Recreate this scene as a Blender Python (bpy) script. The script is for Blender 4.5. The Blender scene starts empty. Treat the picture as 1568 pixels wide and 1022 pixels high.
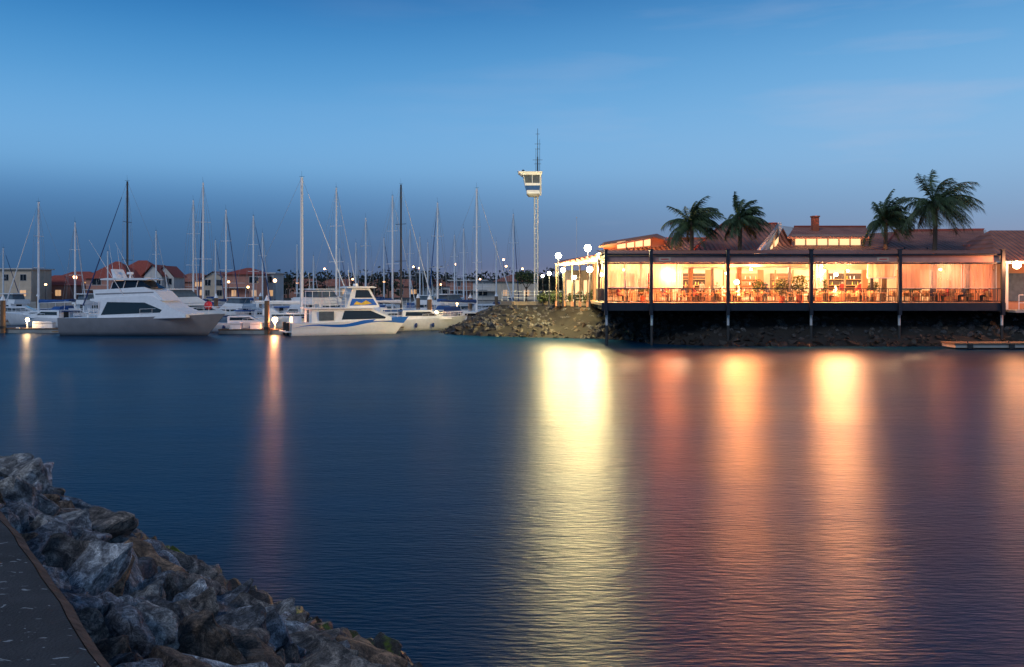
import bpy, bmesh, math, random
from mathutils import Vector, Matrix, noise
import numpy as np
random.seed(7); R=random.random
F=1358.0; H=4.5; HY=440.0
def PX(px,D): return (px-784)/F*D
def PZ(py,D): return H-(py-HY)/F*D
scene=bpy.context.scene
col=scene.collection

# ---------------------------------------------------------------- materials
MT={}
def nn(nt,t,**k):
    n=nt.nodes.new(t)
    for a,b in k.items(): setattr(n,a,b)
    return n
def M(name,c,rough=.6,metal=0,var=.18,scale=3,bump=0,bscale=20,emit=None,es=0,spec=.5,stretch=None):
    m=bpy.data.materials.new(name); m.use_nodes=True; nt=m.node_tree
    b=nt.nodes['Principled BSDF']; L=nt.links.new
    tc=nn(nt,'ShaderNodeTexCoord'); mp=nn(nt,'ShaderNodeMapping')
    if stretch: mp.inputs['Scale'].default_value=stretch
    L(tc.outputs['Object'],mp.inputs[0])
    n=nn(nt,'ShaderNodeTexNoise'); n.inputs['Scale'].default_value=scale; n.inputs['Detail'].default_value=6
    L(mp.outputs[0],n.inputs['Vector'])
    r=nn(nt,'ShaderNodeValToRGB')
    r.color_ramp.elements[0].position=.3; r.color_ramp.elements[1].position=.72
    r.color_ramp.elements[0].color=(*[x*(1-var) for x in c],1)
    r.color_ramp.elements[1].color=(*[min(1,x*(1+var)) for x in c],1)
    L(n.outputs['Fac'],r.inputs[0]); L(r.outputs[0],b.inputs['Base Color'])
    b.inputs['Roughness'].default_value=rough; b.inputs['Metallic'].default_value=metal
    b.inputs['Specular IOR Level'].default_value=spec
    if bump:
        n2=nn(nt,'ShaderNodeTexNoise'); n2.inputs['Scale'].default_value=bscale; n2.inputs['Detail'].default_value=8
        L(mp.outputs[0],n2.inputs['Vector'])
        bp=nn(nt,'ShaderNodeBump'); bp.inputs['Strength'].default_value=bump; bp.inputs['Distance'].default_value=.05
        L(n2.outputs['Fac'],bp.inputs['Height']); L(bp.outputs[0],b.inputs['Normal'])
    if emit:
        b.inputs['Emission Color'].default_value=(*emit,1); b.inputs['Emission Strength'].default_value=es
    MT[name]=m; return m
M('white',(.80,.81,.82),.35,var=.06)
M('gelcoat_grey',(.23,.23,.245),.35,var=.10,scale=1.2)
M('hull_white',(.72,.73,.75),.3,var=.08)
M('glass_dark',(.012,.015,.02),.08,var=.1)
M('glass_grey',(.10,.12,.14),.1,var=.2)
M('black',(.02,.02,.022),.5)
M('navy',(.02,.05,.16),.7)
M('blue_cover',(.02,.09,.28),.8)
M('blue_paint',(.01,.12,.5),.35)
M('yellow_paint',(.7,.45,.04),.4)
M('alu',(.78,.79,.80),.45,metal=0,var=.06)
M('alu_dark',(.05,.05,.055),.4,metal=.3)
M('tower_grey',(.5,.5,.5),.6,var=.1)
M('steel_dark',(.025,.028,.04),.5,metal=.3)
M('steel_wire',(.30,.30,.31),.4,metal=.3)
M('timber',(.16,.10,.06),.8,scale=6,bump=.3,stretch=(1,8,8))
M('timber_dark',(.05,.035,.03),.8,scale=6,bump=.3)
M('teak',(.3,.19,.1),.7)
M('concrete',(.32,.31,.29),.9,bump=.3,scale=2)
M('concrete_wet',(.03,.028,.026),.5,bump=.3,scale=2)
M('sand',(.28,.22,.15),.95)
M('red_paint',(.6,.03,.04),.4)
M('wall_cream',(.60,.48,.36),.8,var=.12,scale=1)
M('wall_white',(.60,.58,.55),.8,var=.08,scale=1)
M('wall_pink',(.42,.20,.15),.85,var=.12,scale=2)
M('wall_terra',(.46,.21,.12),.8,var=.15,scale=1)
M('roof_red',(.34,.07,.045),.8,var=.2,scale=3)
M('floor_deck',(.22,.13,.08),.6,scale=5,stretch=(.3,4,1))
M('ceiling',(.40,.27,.18),.8,var=.12)
M('fascia',(.46,.25,.21),.7,var=.12)
M('wicker',(.24,.15,.08),.8,scale=14,bump=.4)
M('table',(.35,.2,.1),.4)
M('bark',(.12,.085,.06),.95,scale=6,bump=.6,stretch=(1,1,4))
M('leaf',(.045,.075,.028),.6,var=.5,scale=2)
M('leaf_dark',(.018,.024,.013),.85,var=.5,scale=.5)
M('shrub',(.07,.10,.035),.7,var=.5,scale=4)
M('brick_chim',(.42,.11,.05),.9)
M('earth_dark',(.02,.018,.016),.95,bump=.5)
M('ground_far',(.05,.05,.04),.95,scale=.05)
M('paving',(.22,.19,.15),.85,scale=1)
M('skin',(.45,.27,.19),.6)
M('hair',(.05,.03,.02),.7)
for i,c in enumerate([(.05,.06,.10),(.5,.48,.45),(.3,.05,.05),(.02,.02,.02)]): M('cloth%d'%i,c,.9)
M('window_lit',(.5,.3,.15),.4,emit=(1,.62,.3),es=1.5,var=.4,scale=1.5)
M('window_lit_dim',(.4,.3,.2),.4,emit=(1,.55,.25),es=.6)
M('bulb_white',(1,1,.8),.4,emit=(1,.97,.66),es=60)
M('bulb_warm',(1,.8,.5),.4,emit=(1,.72,.35),es=45)
M('bulb_orange',(1,.6,.3),.4,emit=(1,.5,.18),es=16)
M('bulb_small',(1,.6,.3),.4,emit=(1,.45,.2),es=10)
def corr(name,c,sc,axis='X'):
    m=M(name,c,.65,var=.25,scale=.8); nt=m.node_tree; b=nt.nodes['Principled BSDF']; L=nt.links.new
    tc=nn(nt,'ShaderNodeTexCoord'); w=nn(nt,'ShaderNodeTexWave'); w.bands_direction=axis
    w.inputs['Scale'].default_value=sc
    L(tc.outputs['Object'],w.inputs['Vector'])
    bp=nn(nt,'ShaderNodeBump'); bp.inputs['Strength'].default_value=1; bp.inputs['Distance'].default_value=.12
    L(w.outputs['Fac'],bp.inputs['Height']); L(bp.outputs[0],b.inputs['Normal'])
corr('roof_brown',(.42,.155,.095),.75)
def blind(name,c,fac):
    m=bpy.data.materials.new(name); m.use_nodes=True; nt=m.node_tree; nt.nodes.clear(); L=nt.links.new
    o=nn(nt,'ShaderNodeOutputMaterial'); mx=nn(nt,'ShaderNodeMixShader'); t=nn(nt,'ShaderNodeBsdfTransparent')
    tr=nn(nt,'ShaderNodeBsdfTranslucent'); df=nn(nt,'ShaderNodeBsdfDiffuse'); m2=nn(nt,'ShaderNodeMixShader')
    tc=nn(nt,'ShaderNodeTexCoord'); w=nn(nt,'ShaderNodeTexNoise'); w.inputs['Scale'].default_value=1.2
    mp=nn(nt,'ShaderNodeMapping'); mp.inputs['Scale'].default_value=(4,4,.3)
    L(tc.outputs['Object'],mp.inputs[0]); L(mp.outputs[0],w.inputs[0])
    mr=nn(nt,'ShaderNodeMapRange'); mr.inputs[1].default_value=.3; mr.inputs[2].default_value=.7
    mr.inputs[3].default_value=fac-.15; mr.inputs[4].default_value=fac+.15
    L(w.outputs['Fac'],mr.inputs[0]); L(mr.outputs[0],mx.inputs[0])
    tr.inputs[0].default_value=(*c,1); df.inputs[0].default_value=(*c,1)
    m2.inputs[0].default_value=.35
    L(tr.outputs[0],m2.inputs[1]); L(df.outputs[0],m2.inputs[2])
    L(t.outputs[0],mx.inputs[1]); L(m2.outputs[0],mx.inputs[2]); L(mx.outputs[0],o.inputs[0]); MT[name]=m
blind('blind_clear',(.72,.62,.60),.40); blind('blind_pink',(.70,.40,.32),.72)
m=M('ferry_hull',(.75,.77,.8),.3,var=.05); nt=m.node_tree; L=nt.links.new; b=nt.nodes['Principled BSDF']
src=b.inputs['Base Color'].links[0].from_socket
tc=nn(nt,'ShaderNodeTexCoord'); sx=nn(nt,'ShaderNodeSeparateXYZ'); L(tc.outputs['Object'],sx.inputs[0])
def math_(nt,op,a,b_=None,c=None):
    n=nn(nt,'ShaderNodeMath',operation=op)
    for i,v in enumerate((a,b_,c)):
        if v is None: continue
        if isinstance(v,(int,float)): n.inputs[i].default_value=v
        else: nt.links.new(v,n.inputs[i])
    return n.outputs[0]
ce=math_(nt,'ADD',math_(nt,'MULTIPLY',math_(nt,'SINE',math_(nt,'MULTIPLY',sx.outputs[0],.9)),.16),math_(nt,'MULTIPLY_ADD',sx.outputs[0],.07,.75))
d=math_(nt,'ABSOLUTE',math_(nt,'SUBTRACT',sx.outputs[2],ce))
wd=math_(nt,'MULTIPLY',sx.outputs[0],.028)
k=math_(nt,'LESS_THAN',d,wd)
mx=nn(nt,'ShaderNodeMix',data_type='RGBA'); L(k,mx.inputs[0]); L(src,mx.inputs[6]); mx.inputs[7].default_value=(.01,.13,.55,1)
L(mx.outputs[2],b.inputs['Base Color'])

# ---------------------------------------------------------------- mesh builder
class MB:
    def __init__(s): s.v=[];s.f=[];s.m=[];s.s=[];s.mats=[]
    def mi(s,m):
        if m not in s.mats: s.mats.append(m)
        return s.mats.index(m)
    def add(s,vs,fs,m,sm=False):
        o=len(s.v); s.v+= [tuple(v) for v in vs]; k=s.mi(m)
        for f in fs: s.f.append(tuple(i+o for i in f)); s.m.append(k); s.s.append(sm)
    def box(s,x0,x1,y0,y1,z0,z1,m,rz=0):
        vs=[(x,y,z) for z in(z0,z1) for y in(y0,y1) for x in(x0,x1)]
        s.add(vs,[(0,2,3,1),(4,5,7,6),(0,1,5,4),(2,6,7,3),(0,4,6,2),(1,3,7,5)],m)
    def cyl(s,p0,p1,r0,r1,m,n=8,cap=True,sm=True):
        p0=Vector(p0);p1=Vector(p1); d=(p1-p0)
        if d.length<1e-6: return
        q=d.normalized().to_track_quat('Z','Y'); a=[];b=[]
        for i in range(n):
            t=2*math.pi*i/n; w=q@Vector((math.cos(t),math.sin(t),0)); a.append(p0+w*r0); b.append(p1+w*r1)
        s.add(a+b,[(i,(i+1)%n,n+(i+1)%n,n+i) for i in range(n)],m,sm)
        if cap: s.add(a+b,[tuple(range(n-1,-1,-1)),tuple(range(n,2*n))],m)
    def tube(s,pts,r,m,n=6):
        for a,b in zip(pts[:-1],pts[1:]): s.cyl(a,b,r,r,m,n,cap=False)
    def ball(s,c,r,m,sz=1,n=10):
        vs=[];fs=[]; h=n//2+1
        for j in range(h+1):
            p=math.pi*j/h
            for i in range(n):
                t=2*math.pi*i/n; vs.append((c[0]+r*math.sin(p)*math.cos(t),c[1]+r*math.sin(p)*math.sin(t),c[2]+r*sz*math.cos(p)))
        for j in range(h):
            for i in range(n): fs.append((j*n+i,(j+1)*n+i,(j+1)*n+(i+1)%n,j*n+(i+1)%n))
        s.add(vs,fs,m,True)
    def cabin(s,prof,w0,k,z0,m):
        n=len(prof); a=[(x,-(w0-k*(z-z0)),z) for x,z in prof]; b=[(x,(w0-k*(z-z0)),z) for x,z in prof]
        s.add(a+b,[tuple(range(n)),tuple(range(2*n-1,n-1,-1))]+[(i,n+i,n+(i+1)%n,(i+1)%n) for i in range(n)],m)
    def pane(s,prof,w0,k,z0,m,off=.015):
        n=len(prof)
        for sg in(-1,1):
            a=[(x,sg*(w0-k*(z-z0)+off),z) for x,z in prof]; s.add(a,[tuple(range(n)) if sg<0 else tuple(range(n-1,-1,-1))],m)
    def loft(s,rings,m,sm=True,mats=None,close=False):
        n=len(rings[0]); o=len(s.v); s.v+=[tuple(p) for r in rings for p in r]
        for j in range(len(rings)-1):
            for i in range(n if close else n-1):
                k=(i+1)%n; s.f.append((o+j*n+i,o+j*n+k,o+(j+1)*n+k,o+(j+1)*n+i)); s.m.append(s.mi(mats[i] if mats else m)); s.s.append(sm)
    def build(s,name,loc=(0,0,0),rz=0,parent=None,scale=1):
        me=bpy.data.meshes.new(name); me.from_pydata(s.v,[],s.f)
        for m in s.mats: me.materials.append(MT[m])
        me.polygons.foreach_set('material_index',s.m); me.polygons.foreach_set('use_smooth',s.s)
        me.update(); return put(name,me,loc,rz,parent,scale)
def put(name,me,loc=(0,0,0),rz=0,parent=None,scale=1):
    o=bpy.data.objects.new(name,me); o.location=loc; o.rotation_euler=(0,0,rz)
    o.scale=(scale,)*3 if isinstance(scale,(int,float)) else scale
    if parent: o.parent=parent
    col.objects.link(o); return o
def empty(name,loc=(0,0,0)):
    return put(name,None,loc)
def lamp(x,y,z,P,c,r=.15,parent=None,name='light'):
    l=bpy.data.lights.new(name,'POINT'); l.energy=P; l.color=c; l.shadow_soft_size=r
    o=bpy.data.objects.new(name,l); o.location=(x,y,z); col.objects.link(o)
    if parent: o.parent=parent
    return o

# ---------------------------------------------------------------- camera
cam=bpy.data.cameras.new('camera'); co=bpy.data.objects.new('camera',cam); col.objects.link(co)
co.location=(0,0,H); co.rotation_euler=(math.radians(90),0,0)
cam.sensor_width=36; cam.lens=F/1568*36; cam.shift_y=-71/1568; cam.clip_end=8000
scene.camera=co
scene.view_settings.view_transform='Standard'; scene.view_settings.look='None'; scene.view_settings.exposure=0

# ---------------------------------------------------------------- sky
w=bpy.data.worlds.new('World'); scene.world=w; w.use_nodes=True; nt=w.node_tree; L=nt.links.new
bg=nt.nodes['Background']
def lin(c): return tuple(((x/255)/12.92 if x/255<=.04045 else ((x/255+.055)/1.055)**2.4) for x in c)+(1,)
tc=nn(nt,'ShaderNodeTexCoord'); sp=nn(nt,'ShaderNodeSeparateXYZ'); L(tc.outputs['Generated'],sp.inputs[0])
def ramp(st):
    r=nn(nt,'ShaderNodeValToRGB'); cr=r.color_ramp; cr.interpolation='B_SPLINE'
    while len(cr.elements)<len(st): cr.elements.new(.5)
    for e,(p,c) in zip(cr.elements,st): e.position=p; e.color=lin(c)
    L(sp.outputs[2],r.inputs[0]); return r
rl=ramp([(0,(54,90,130)),(.03,(56,95,138)),(.07,(68,112,158)),(.10,(84,134,184)),(.13,(112,168,216)),(.17,(110,170,221)),(.22,(86,156,213)),(.28,(54,130,194)),(.34,(24,92,160)),(.5,(12,54,104)),(1,(70,100,140))])
rr=ramp([(0,(166,144,158)),(.03,(146,146,172)),(.06,(128,152,186)),(.1,(134,172,210)),(.14,(140,184,224)),(.2,(124,180,226)),(.27,(96,162,216)),(.34,(50,120,184)),(.5,(20,64,118)),(1,(70,100,140))])
mr=nn(nt,'ShaderNodeMapRange'); mr.interpolation_type='SMOOTHSTEP'; mr.inputs[1].default_value=-.42; mr.inputs[2].default_value=.66
L(sp.outputs[0],mr.inputs[0])
mx=nn(nt,'ShaderNodeMix',data_type='RGBA'); L(mr.outputs[0],mx.inputs[0]); L(rl.outputs[0],mx.inputs[6]); L(rr.outputs[0],mx.inputs[7])
mp=nn(nt,'ShaderNodeMapping'); mp.inputs['Scale'].default_value=(2.2,2.2,15); mp.inputs['Location'].default_value=(3.1,0,.6); L(tc.outputs['Generated'],mp.inputs[0])
cn=nn(nt,'ShaderNodeTexNoise'); cn.inputs['Scale'].default_value=1.6; cn.inputs['Detail'].default_value=5; L(mp.outputs[0],cn.inputs[0])
c2=nn(nt,'ShaderNodeMapRange'); c2.inputs[1].default_value=.5; c2.inputs[2].default_value=.85; c2.inputs[4].default_value=.5; L(cn.outputs['Fac'],c2.inputs[0])
fade=math_(nt,'MULTIPLY',c2.outputs[0],mr.outputs[0])
m3=nn(nt,'ShaderNodeMix',data_type='RGBA'); L(fade,m3.inputs[0]); L(mx.outputs[2],m3.inputs[6]); m3.inputs[7].default_value=lin((184,190,214))
sk=nn(nt,'ShaderNodeTexSky'); sk.sky_type='NISHITA'; sk.sun_disc=False; sk.sun_elevation=math.radians(1); sk.sun_rotation=math.radians(75)
sm=nn(nt,'ShaderNodeMix',data_type='RGBA'); sm.blend_type='ADD'; sm.inputs[0].default_value=.006
L(m3.outputs[2],sm.inputs[6]); L(sk.outputs[0],sm.inputs[7]); L(sm.outputs[2],bg.inputs[0]); bg.inputs[1].default_value=1.0
sun=bpy.data.lights.new('sun','SUN'); sun.energy=1.05; sun.angle=math.radians(22); sun.color=(.85,.91,1)
so=bpy.data.objects.new('sun',sun); col.objects.link(so); so.rotation_euler=(math.radians(52),0,math.radians(-30))

# ---------------------------------------------------------------- water
m=bpy.data.materials.new('water'); m.use_nodes=True; nt=m.node_tree; L=nt.links.new; b=nt.nodes['Principled BSDF']; MT['water']=m
tc=nn(nt,'ShaderNodeTexCoord')
def wn(sc,stre,det=4,rot=0):
    mp=nn(nt,'ShaderNodeMapping'); mp.inputs['Scale'].default_value=stre; mp.inputs['Rotation'].default_value=(0,0,rot)
    n=nn(nt,'ShaderNodeTexNoise'); n.inputs['Scale'].default_value=sc; n.inputs['Detail'].default_value=det
    L(tc.outputs['Object'],mp.inputs[0]); L(mp.outputs[0],n.inputs[0]); return n.outputs['Fac']
big=wn(.09,(.6,1.6,1),4,.3)
cr=nn(nt,'ShaderNodeValToRGB'); cr.color_ramp.elements[0].position=.35; cr.color_ramp.elements[1].position=.7
cr.color_ramp.elements[0].color=(.0003,.020,.050,1); cr.color_ramp.elements[1].color=(.0006,.042,.098,1)
L(big,cr.inputs[0]); L(cr.outputs[0],b.inputs['Base Color'])
rm=nn(nt,'ShaderNodeMapRange'); rm.inputs[1].default_value=.3; rm.inputs[2].default_value=.7; rm.inputs[3].default_value=.28; rm.inputs[4].default_value=.35
L(big,rm.inputs[0]); L(rm.outputs[0],b.inputs['Roughness']); b.inputs['IOR'].default_value=1.16
b.inputs['Specular Tint'].default_value=(.46,.78,1,1)
s1=wn(6.5,(.42,1.8,1),5,.08); s2=wn(.8,(.5,1.5,1),2,-.15)
b1=nn(nt,'ShaderNodeBump'); b1.inputs['Strength'].default_value=.75; b1.inputs['Distance'].default_value=.034; L(s1,b1.inputs['Height'])
b2=nn(nt,'ShaderNodeBump'); b2.inputs['Strength'].default_value=.3; b2.inputs['Distance'].default_value=.08; L(s2,b2.inputs['Height']); L(b1.outputs[0],b2.inputs['Normal'])
L(b2.outputs[0],b.inputs['Normal'])
o=MB(); o.add([(-3000,-60,0),(3000,-60,0),(3000,4000,0),(-3000,4000,0)],[(0,1,2,3)],'water'); o.build('water')

# ---------------------------------------------------------------- rocks
def rock_template(seed,detail):
    rnd=random.Random(seed); bm=bmesh.new()
    for i in range(11):
        v=Vector((rnd.gauss(0,1),rnd.gauss(0,1),rnd.gauss(0,1))).normalized()*rnd.uniform(.8,1.15)
        bm.verts.new((v.x*.62,v.y*.48,v.z*.40))
    r=bmesh.ops.convex_hull(bm,input=bm.verts)
    bmesh.ops.delete(bm,geom=[g for g in r['geom_interior'] if isinstance(g,bmesh.types.BMVert)],context='VERTS')
    if detail:
        bmesh.ops.bevel(bm,geom=bm.edges[:],offset=.014,segments=1,affect='EDGES',clamp_overlap=True)
        bmesh.ops.triangulate(bm,faces=bm.faces[:])
        bmesh.ops.subdivide_edges(bm,edges=[e for e in bm.edges if e.calc_length()>.07],cuts=2,use_grid_fill=True)
        bmesh.ops.triangulate(bm,faces=bm.faces[:])
        bmesh.ops.subdivide_edges(bm,edges=[e for e in bm.edges if e.calc_length()>.06],cuts=1,use_grid_fill=True)
        of=Vector((seed*3.1,0,0)); bm.normal_update()
        for v in bm.verts:
            n=noise.fractal(v.co*4+of,1,2,4)*.035+noise.ridged_multi_fractal(v.co*8+of,1,2,3,1,2)*.014
            n+= .035*(round(noise.noise(v.co*5+of)*4)/4)
            v.co+=v.normal*n
    bmesh.ops.triangulate(bm,faces=bm.faces[:])
    me=bpy.data.meshes.new('rock'); bm.to_mesh(me); bm.free(); return me
def rock_mat(name,near,dark=1.0):
    m=bpy.data.materials.new(name); m.use_nodes=True; nt=m.node_tree; L=nt.links.new; b=nt.nodes['Principled BSDF']
    tc=nn(nt,'ShaderNodeTexCoord'); oi=nn(nt,'ShaderNodeObjectInfo'); ge=nn(nt,'ShaderNodeNewGeometry'); sp=nn(nt,'ShaderNodeSeparateXYZ'); L(ge.outputs['Position'],sp.inputs[0])
    def N(sc,det,vec=None):
        n=nn(nt,'ShaderNodeTexNoise'); n.inputs['Scale'].default_value=sc; n.inputs['Detail'].default_value=det; n.inputs['Roughness'].default_value=.75
        L(vec or tc.outputs['Object'],n.inputs[0]); return n
    n1=N(6,10); n1.inputs['Distortion'].default_value=1.0; r1=nn(nt,'ShaderNodeValToRGB'); e=r1.color_ramp
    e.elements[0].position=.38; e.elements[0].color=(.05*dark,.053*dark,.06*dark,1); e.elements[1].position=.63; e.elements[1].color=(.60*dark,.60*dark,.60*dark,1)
    x=e.elements.new(.5); x.color=(.20*dark,.205*dark,.215*dark,1); L(n1.outputs['Fac'],r1.inputs[0])
    r2=nn(nt,'ShaderNodeValToRGB'); e=r2.color_ramp; e.interpolation='CONSTANT'
    e.elements[0].color=(.9,.93,1,1); e.elements[1].position=.84; e.elements[1].color=(1.0,.62,.38,1)
    lst=((.22,(1.25,1.25,1.25,1)),(.42,(.42,.44,.48,1)),(.54,(.80,.68,.58,1)),(.64,(1.1,1.07,1.02,1)),(.76,(.60,.44,.33,1)),(.92,(1.6,1.6,1.6,1)))
    if not near: lst=((.25,(1.1,1.0,.95,1)),(.45,(.5,.47,.45,1)),(.62,(.9,.75,.62,1)),(.94,(1.3,1.25,1.2,1)))
    for p,c in lst:
        x=e.elements.new(p); x.color=c
    L(oi.outputs['Random'],r2.inputs[0])
    mu=nn(nt,'ShaderNodeMix',data_type='RGBA'); mu.blend_type='MULTIPLY'; mu.inputs[0].default_value=1; L(r1.outputs[0],mu.inputs[6]); L(r2.outputs[0],mu.inputs[7])
    n4=N(70,3); r4=nn(nt,'ShaderNodeMapRange'); r4.inputs[1].default_value=.35; r4.inputs[2].default_value=.65; r4.inputs[3].default_value=.5; r4.inputs[4].default_value=1.5; L(n4.outputs['Fac'],r4.inputs[0])
    m4=nn(nt,'ShaderNodeMix',data_type='RGBA'); m4.blend_type='MULTIPLY'; m4.inputs[0].default_value=1; L(mu.outputs[2],m4.inputs[6]); L(r4.outputs[0],m4.inputs[7])
    n3=N(1.3,3,ge.outputs['Position'])
    zz=math_(nt,'ADD',sp.outputs[2],math_(nt,'MULTIPLY',n3.outputs['Fac'],-.7))
    wet=nn(nt,'ShaderNodeMapRange'); wet.inputs[1].default_value=.3 if near else .1; wet.inputs[2].default_value=.9 if near else .7; wet.inputs[3].default_value=1; wet.inputs[4].default_value=0; L(zz,wet.inputs[0])
    m5=nn(nt,'ShaderNodeMix',data_type='RGBA'); L(math_(nt,'MULTIPLY',wet.outputs[0],.9),m5.inputs[0]); L(m4.outputs[2],m5.inputs[6]); m5.inputs[7].default_value=(.020,.013,.008,1)
    out=m5.outputs[2]
    if near:
        mo=nn(nt,'ShaderNodeMapRange'); mo.inputs[1].default_value=.4; mo.inputs[2].default_value=.1; mo.inputs[3].default_value=0; mo.inputs[4].default_value=1
        L(zz,mo.inputs[0]); n6=N(1.6,4,ge.outputs['Position']); g=nn(nt,'ShaderNodeMapRange'); g.inputs[1].default_value=.47; g.inputs[2].default_value=.55; L(n6.outputs['Fac'],g.inputs[0])
        k=math_(nt,'MULTIPLY',mo.outputs[0],g.outputs[0])
        m6=nn(nt,'ShaderNodeMix',data_type='RGBA'); L(k,m6.inputs[0]); L(out,m6.inputs[6]); m6.inputs[7].default_value=(.11,.16,.008,1); out=m6.outputs[2]
    L(out,b.inputs['Base Color'])
    ro=nn(nt,'ShaderNodeMapRange'); ro.inputs[3].default_value=.85; ro.inputs[4].default_value=.4; L(wet.outputs[0],ro.inputs[0]); L(ro.outputs[0],b.inputs['Roughness'])
    bp=nn(nt,'ShaderNodeBump'); bp.inputs['Strength'].default_value=1; bp.inputs['Distance'].default_value=.05; n5=N(14,12); L(n5.outputs['Fac'],bp.inputs['Height']); L(bp.outputs[0],b.inputs['Normal'])
    MT[name]=m; return m
rm1=rock_mat('rock_near',True); rm2=rock_mat('rock_far',False,.36); rm3=rock_mat('rock_far_shaded',False,.17)  # last one: far rock with the shade under the deck put into its colour
near=[rock_template(i,True) for i in range(14)]; far=[rock_template(50+i,False) for i in range(10)]; far_shaded=[rock_template(70+i,False) for i in range(8)]
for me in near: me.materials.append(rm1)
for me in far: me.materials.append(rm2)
for me in far_shaded: me.materials.append(rm3)
def E(s): 
    return Vector((-1.65-.604*s, 3.73+.797*s+ .012*s*(3.5-s)*.6))
def Wt(s): return Vector((2.15-.70*s,6.95+.714*s- .045*s))
def slope(s,t):
    p=E(s).lerp(Wt(s),t); return Vector((p.x,p.y,2.6*(1-t)**1.15 if t<1 else -.05-1.5*(t-1)))
par=empty('rock_revetment')
rnd=random.Random(3)
ns=0
s=-3.0
while s<24:
    t=.04
    while t<1.06:
        p=slope(s+rnd.uniform(-.15,.15),t+rnd.uniform(-.02,.02))
        sc=rnd.choice([.34,.44,.55,.66,.8,1.0]) 
        if t>.8: sc=min(sc,.6)
        if t<.1: sc=min(sc,.45)
        o=bpy.data.objects.new('rock',rnd.choice(near)); o.location=p+Vector((0,0,rnd.uniform(-.12,.08)-(.10 if sc>.6 else 0)))
        o.rotation_euler=(rnd.uniform(-.8,.8)+.2,rnd.uniform(-.8,.8),rnd.uniform(0,6.28)); o.scale=(sc*rnd.uniform(.8,1.25),sc*rnd.uniform(.85,1.15),sc*rnd.uniform(.8,1.3))
        o.parent=par; col.objects.link(o); ns+=1
        t+=rnd.uniform(.055,.095)
    s+=rnd.uniform(.27,.38)
print('near rocks',ns)
mb=MB(); g=[[tuple(slope(-8+j,t)-Vector((0,0,.22))) for t in (0,.25,.5,.75,1,1.4)] for j in range(40)]
mb.loft(g,'earth_dark'); mb.build('embankment')
mt=M('asphalt_path',(.042,.040,.042),.9,var=.35,scale=4,bump=.6,bscale=60)
nt=mt.node_tree; L=nt.links.new; b=nt.nodes['Principled BSDF']; src=b.inputs['Base Color'].links[0].from_socket
tc=nn(nt,'ShaderNodeTexCoord'); n=nn(nt,'ShaderNodeTexNoise'); n.inputs['Scale'].default_value=10; n.inputs['Detail'].default_value=2; n.inputs['Distortion'].default_value=1.2
mpp=nn(nt,'ShaderNodeMapping'); mpp.inputs['Scale'].default_value=(1,1.8,1); L(tc.outputs['Object'],mpp.inputs[0]); L(mpp.outputs[0],n.inputs[0])
r=nn(nt,'ShaderNodeMapRange'); r.inputs[1].default_value=.65; r.inputs[2].default_value=.685; L(n.outputs['Fac'],r.inputs[0])
mx=nn(nt,'ShaderNodeMix',data_type='RGBA'); L(r.outputs[0],mx.inputs[0]); L(src,mx.inputs[6]); mx.inputs[7].default_value=(.34,.35,.35,1); L(mx.outputs[2],b.inputs['Base Color'])
M('rust_edge',(.12,.072,.050),.95,var=.5,scale=8,bump=.8)
mb=MB(); ed=[E(-8+j*.25)+Vector((.797,.604))*random.uniform(-.012,.012) for j in range(160)]
def offs(p,d): return (p.x-d*.797,p.y-d*.604)
A=[(*offs(p,0),2.86) for p in ed]; B=[(*offs(p,.06),2.9) for p in ed]; C=[(*offs(p,.065),2.9) for p in ed]; D=[(*offs(p,40),2.9) for p in ed]; A0=[(p.x,p.y,2.3) for p in ed]
mb.loft([A0,A,B],'rust_edge',sm=False); mb.loft([C,D],'asphalt_path',sm=False)
mb.build('concrete_path')

# ---------------------------------------------------------------- far bank
wl=[(2,165),(-1,120),(-4,100),(-7.2,88.5),(-5.8,84.5),(-2.6,81.2),(2.5,79),(7.5,77.4),(10.2,74),(11.5,70),(15,67.6),(22,67.2),(30,67.3),(38,67.6),(50,67.2),(70,66),(200,60)]
cr=[(8,165),(6,120),(1,101),(-1.4,91),(-1.2,88),(0,86.5),(4,85),(9,82),(13,79),(15,75),(17,73),(23,72.6),(31,72.6),(39,72.6),(50,72),(70,71),(200,65)]
mb=MB()
mb.loft([[(x,y,-1.2) for x,y in wl],[(x,y,-.1) for x,y in wl],[(x,y,2.75) for x,y in cr]],'earth_dark',sm=False)
top=[(x,y,2.76) for x,y in cr]+[(400,65,2.76),(400,400,2.76),(8,400,2.76)]
mb.add(top,[tuple(range(len(top)))],'paving'); mb.build('promenade')
par=empty('rock_breakwater'); rnd=random.Random(9); nf=0
for i in range(2,15):
    a,b_=Vector(wl[i]),Vector(wl[i+1]); c,d_=Vector(cr[i]),Vector(cr[i+1]); ln=max((b_-a).length,(d_-c).length)
    k=int(ln*24)
    for j in range(k):
        u=rnd.random(); t=rnd.uniform(-.03,.97)
        p=a.lerp(b_,u).lerp(c.lerp(d_,u),t); sc=rnd.choice([.4,.5,.62,.75])
        dk=9.5<p.x<36.5 and rnd.random()<.93  # most rocks along the deck take the copy with painted-in shade
        o=bpy.data.objects.new('rock',rnd.choice(far_shaded if dk else far)); o.location=(p.x,p.y,-.1+2.72*t+rnd.uniform(-.1,.06)); o.rotation_euler=(rnd.uniform(-.7,.7),rnd.uniform(-.7,.7),rnd.uniform(0,6.28))
        o.scale=(sc,sc,sc*rnd.uniform(.8,1.3)); o.parent=par; col.objects.link(o); nf+=1
mb=MB(); fl=[(-3000,150),(-60,172),(-10,185),(9,170),(9,4000),(-3000,4000)]
mb.add([(x,y,1.7) for x,y in fl],[tuple(range(6))],'ground_far')
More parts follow.
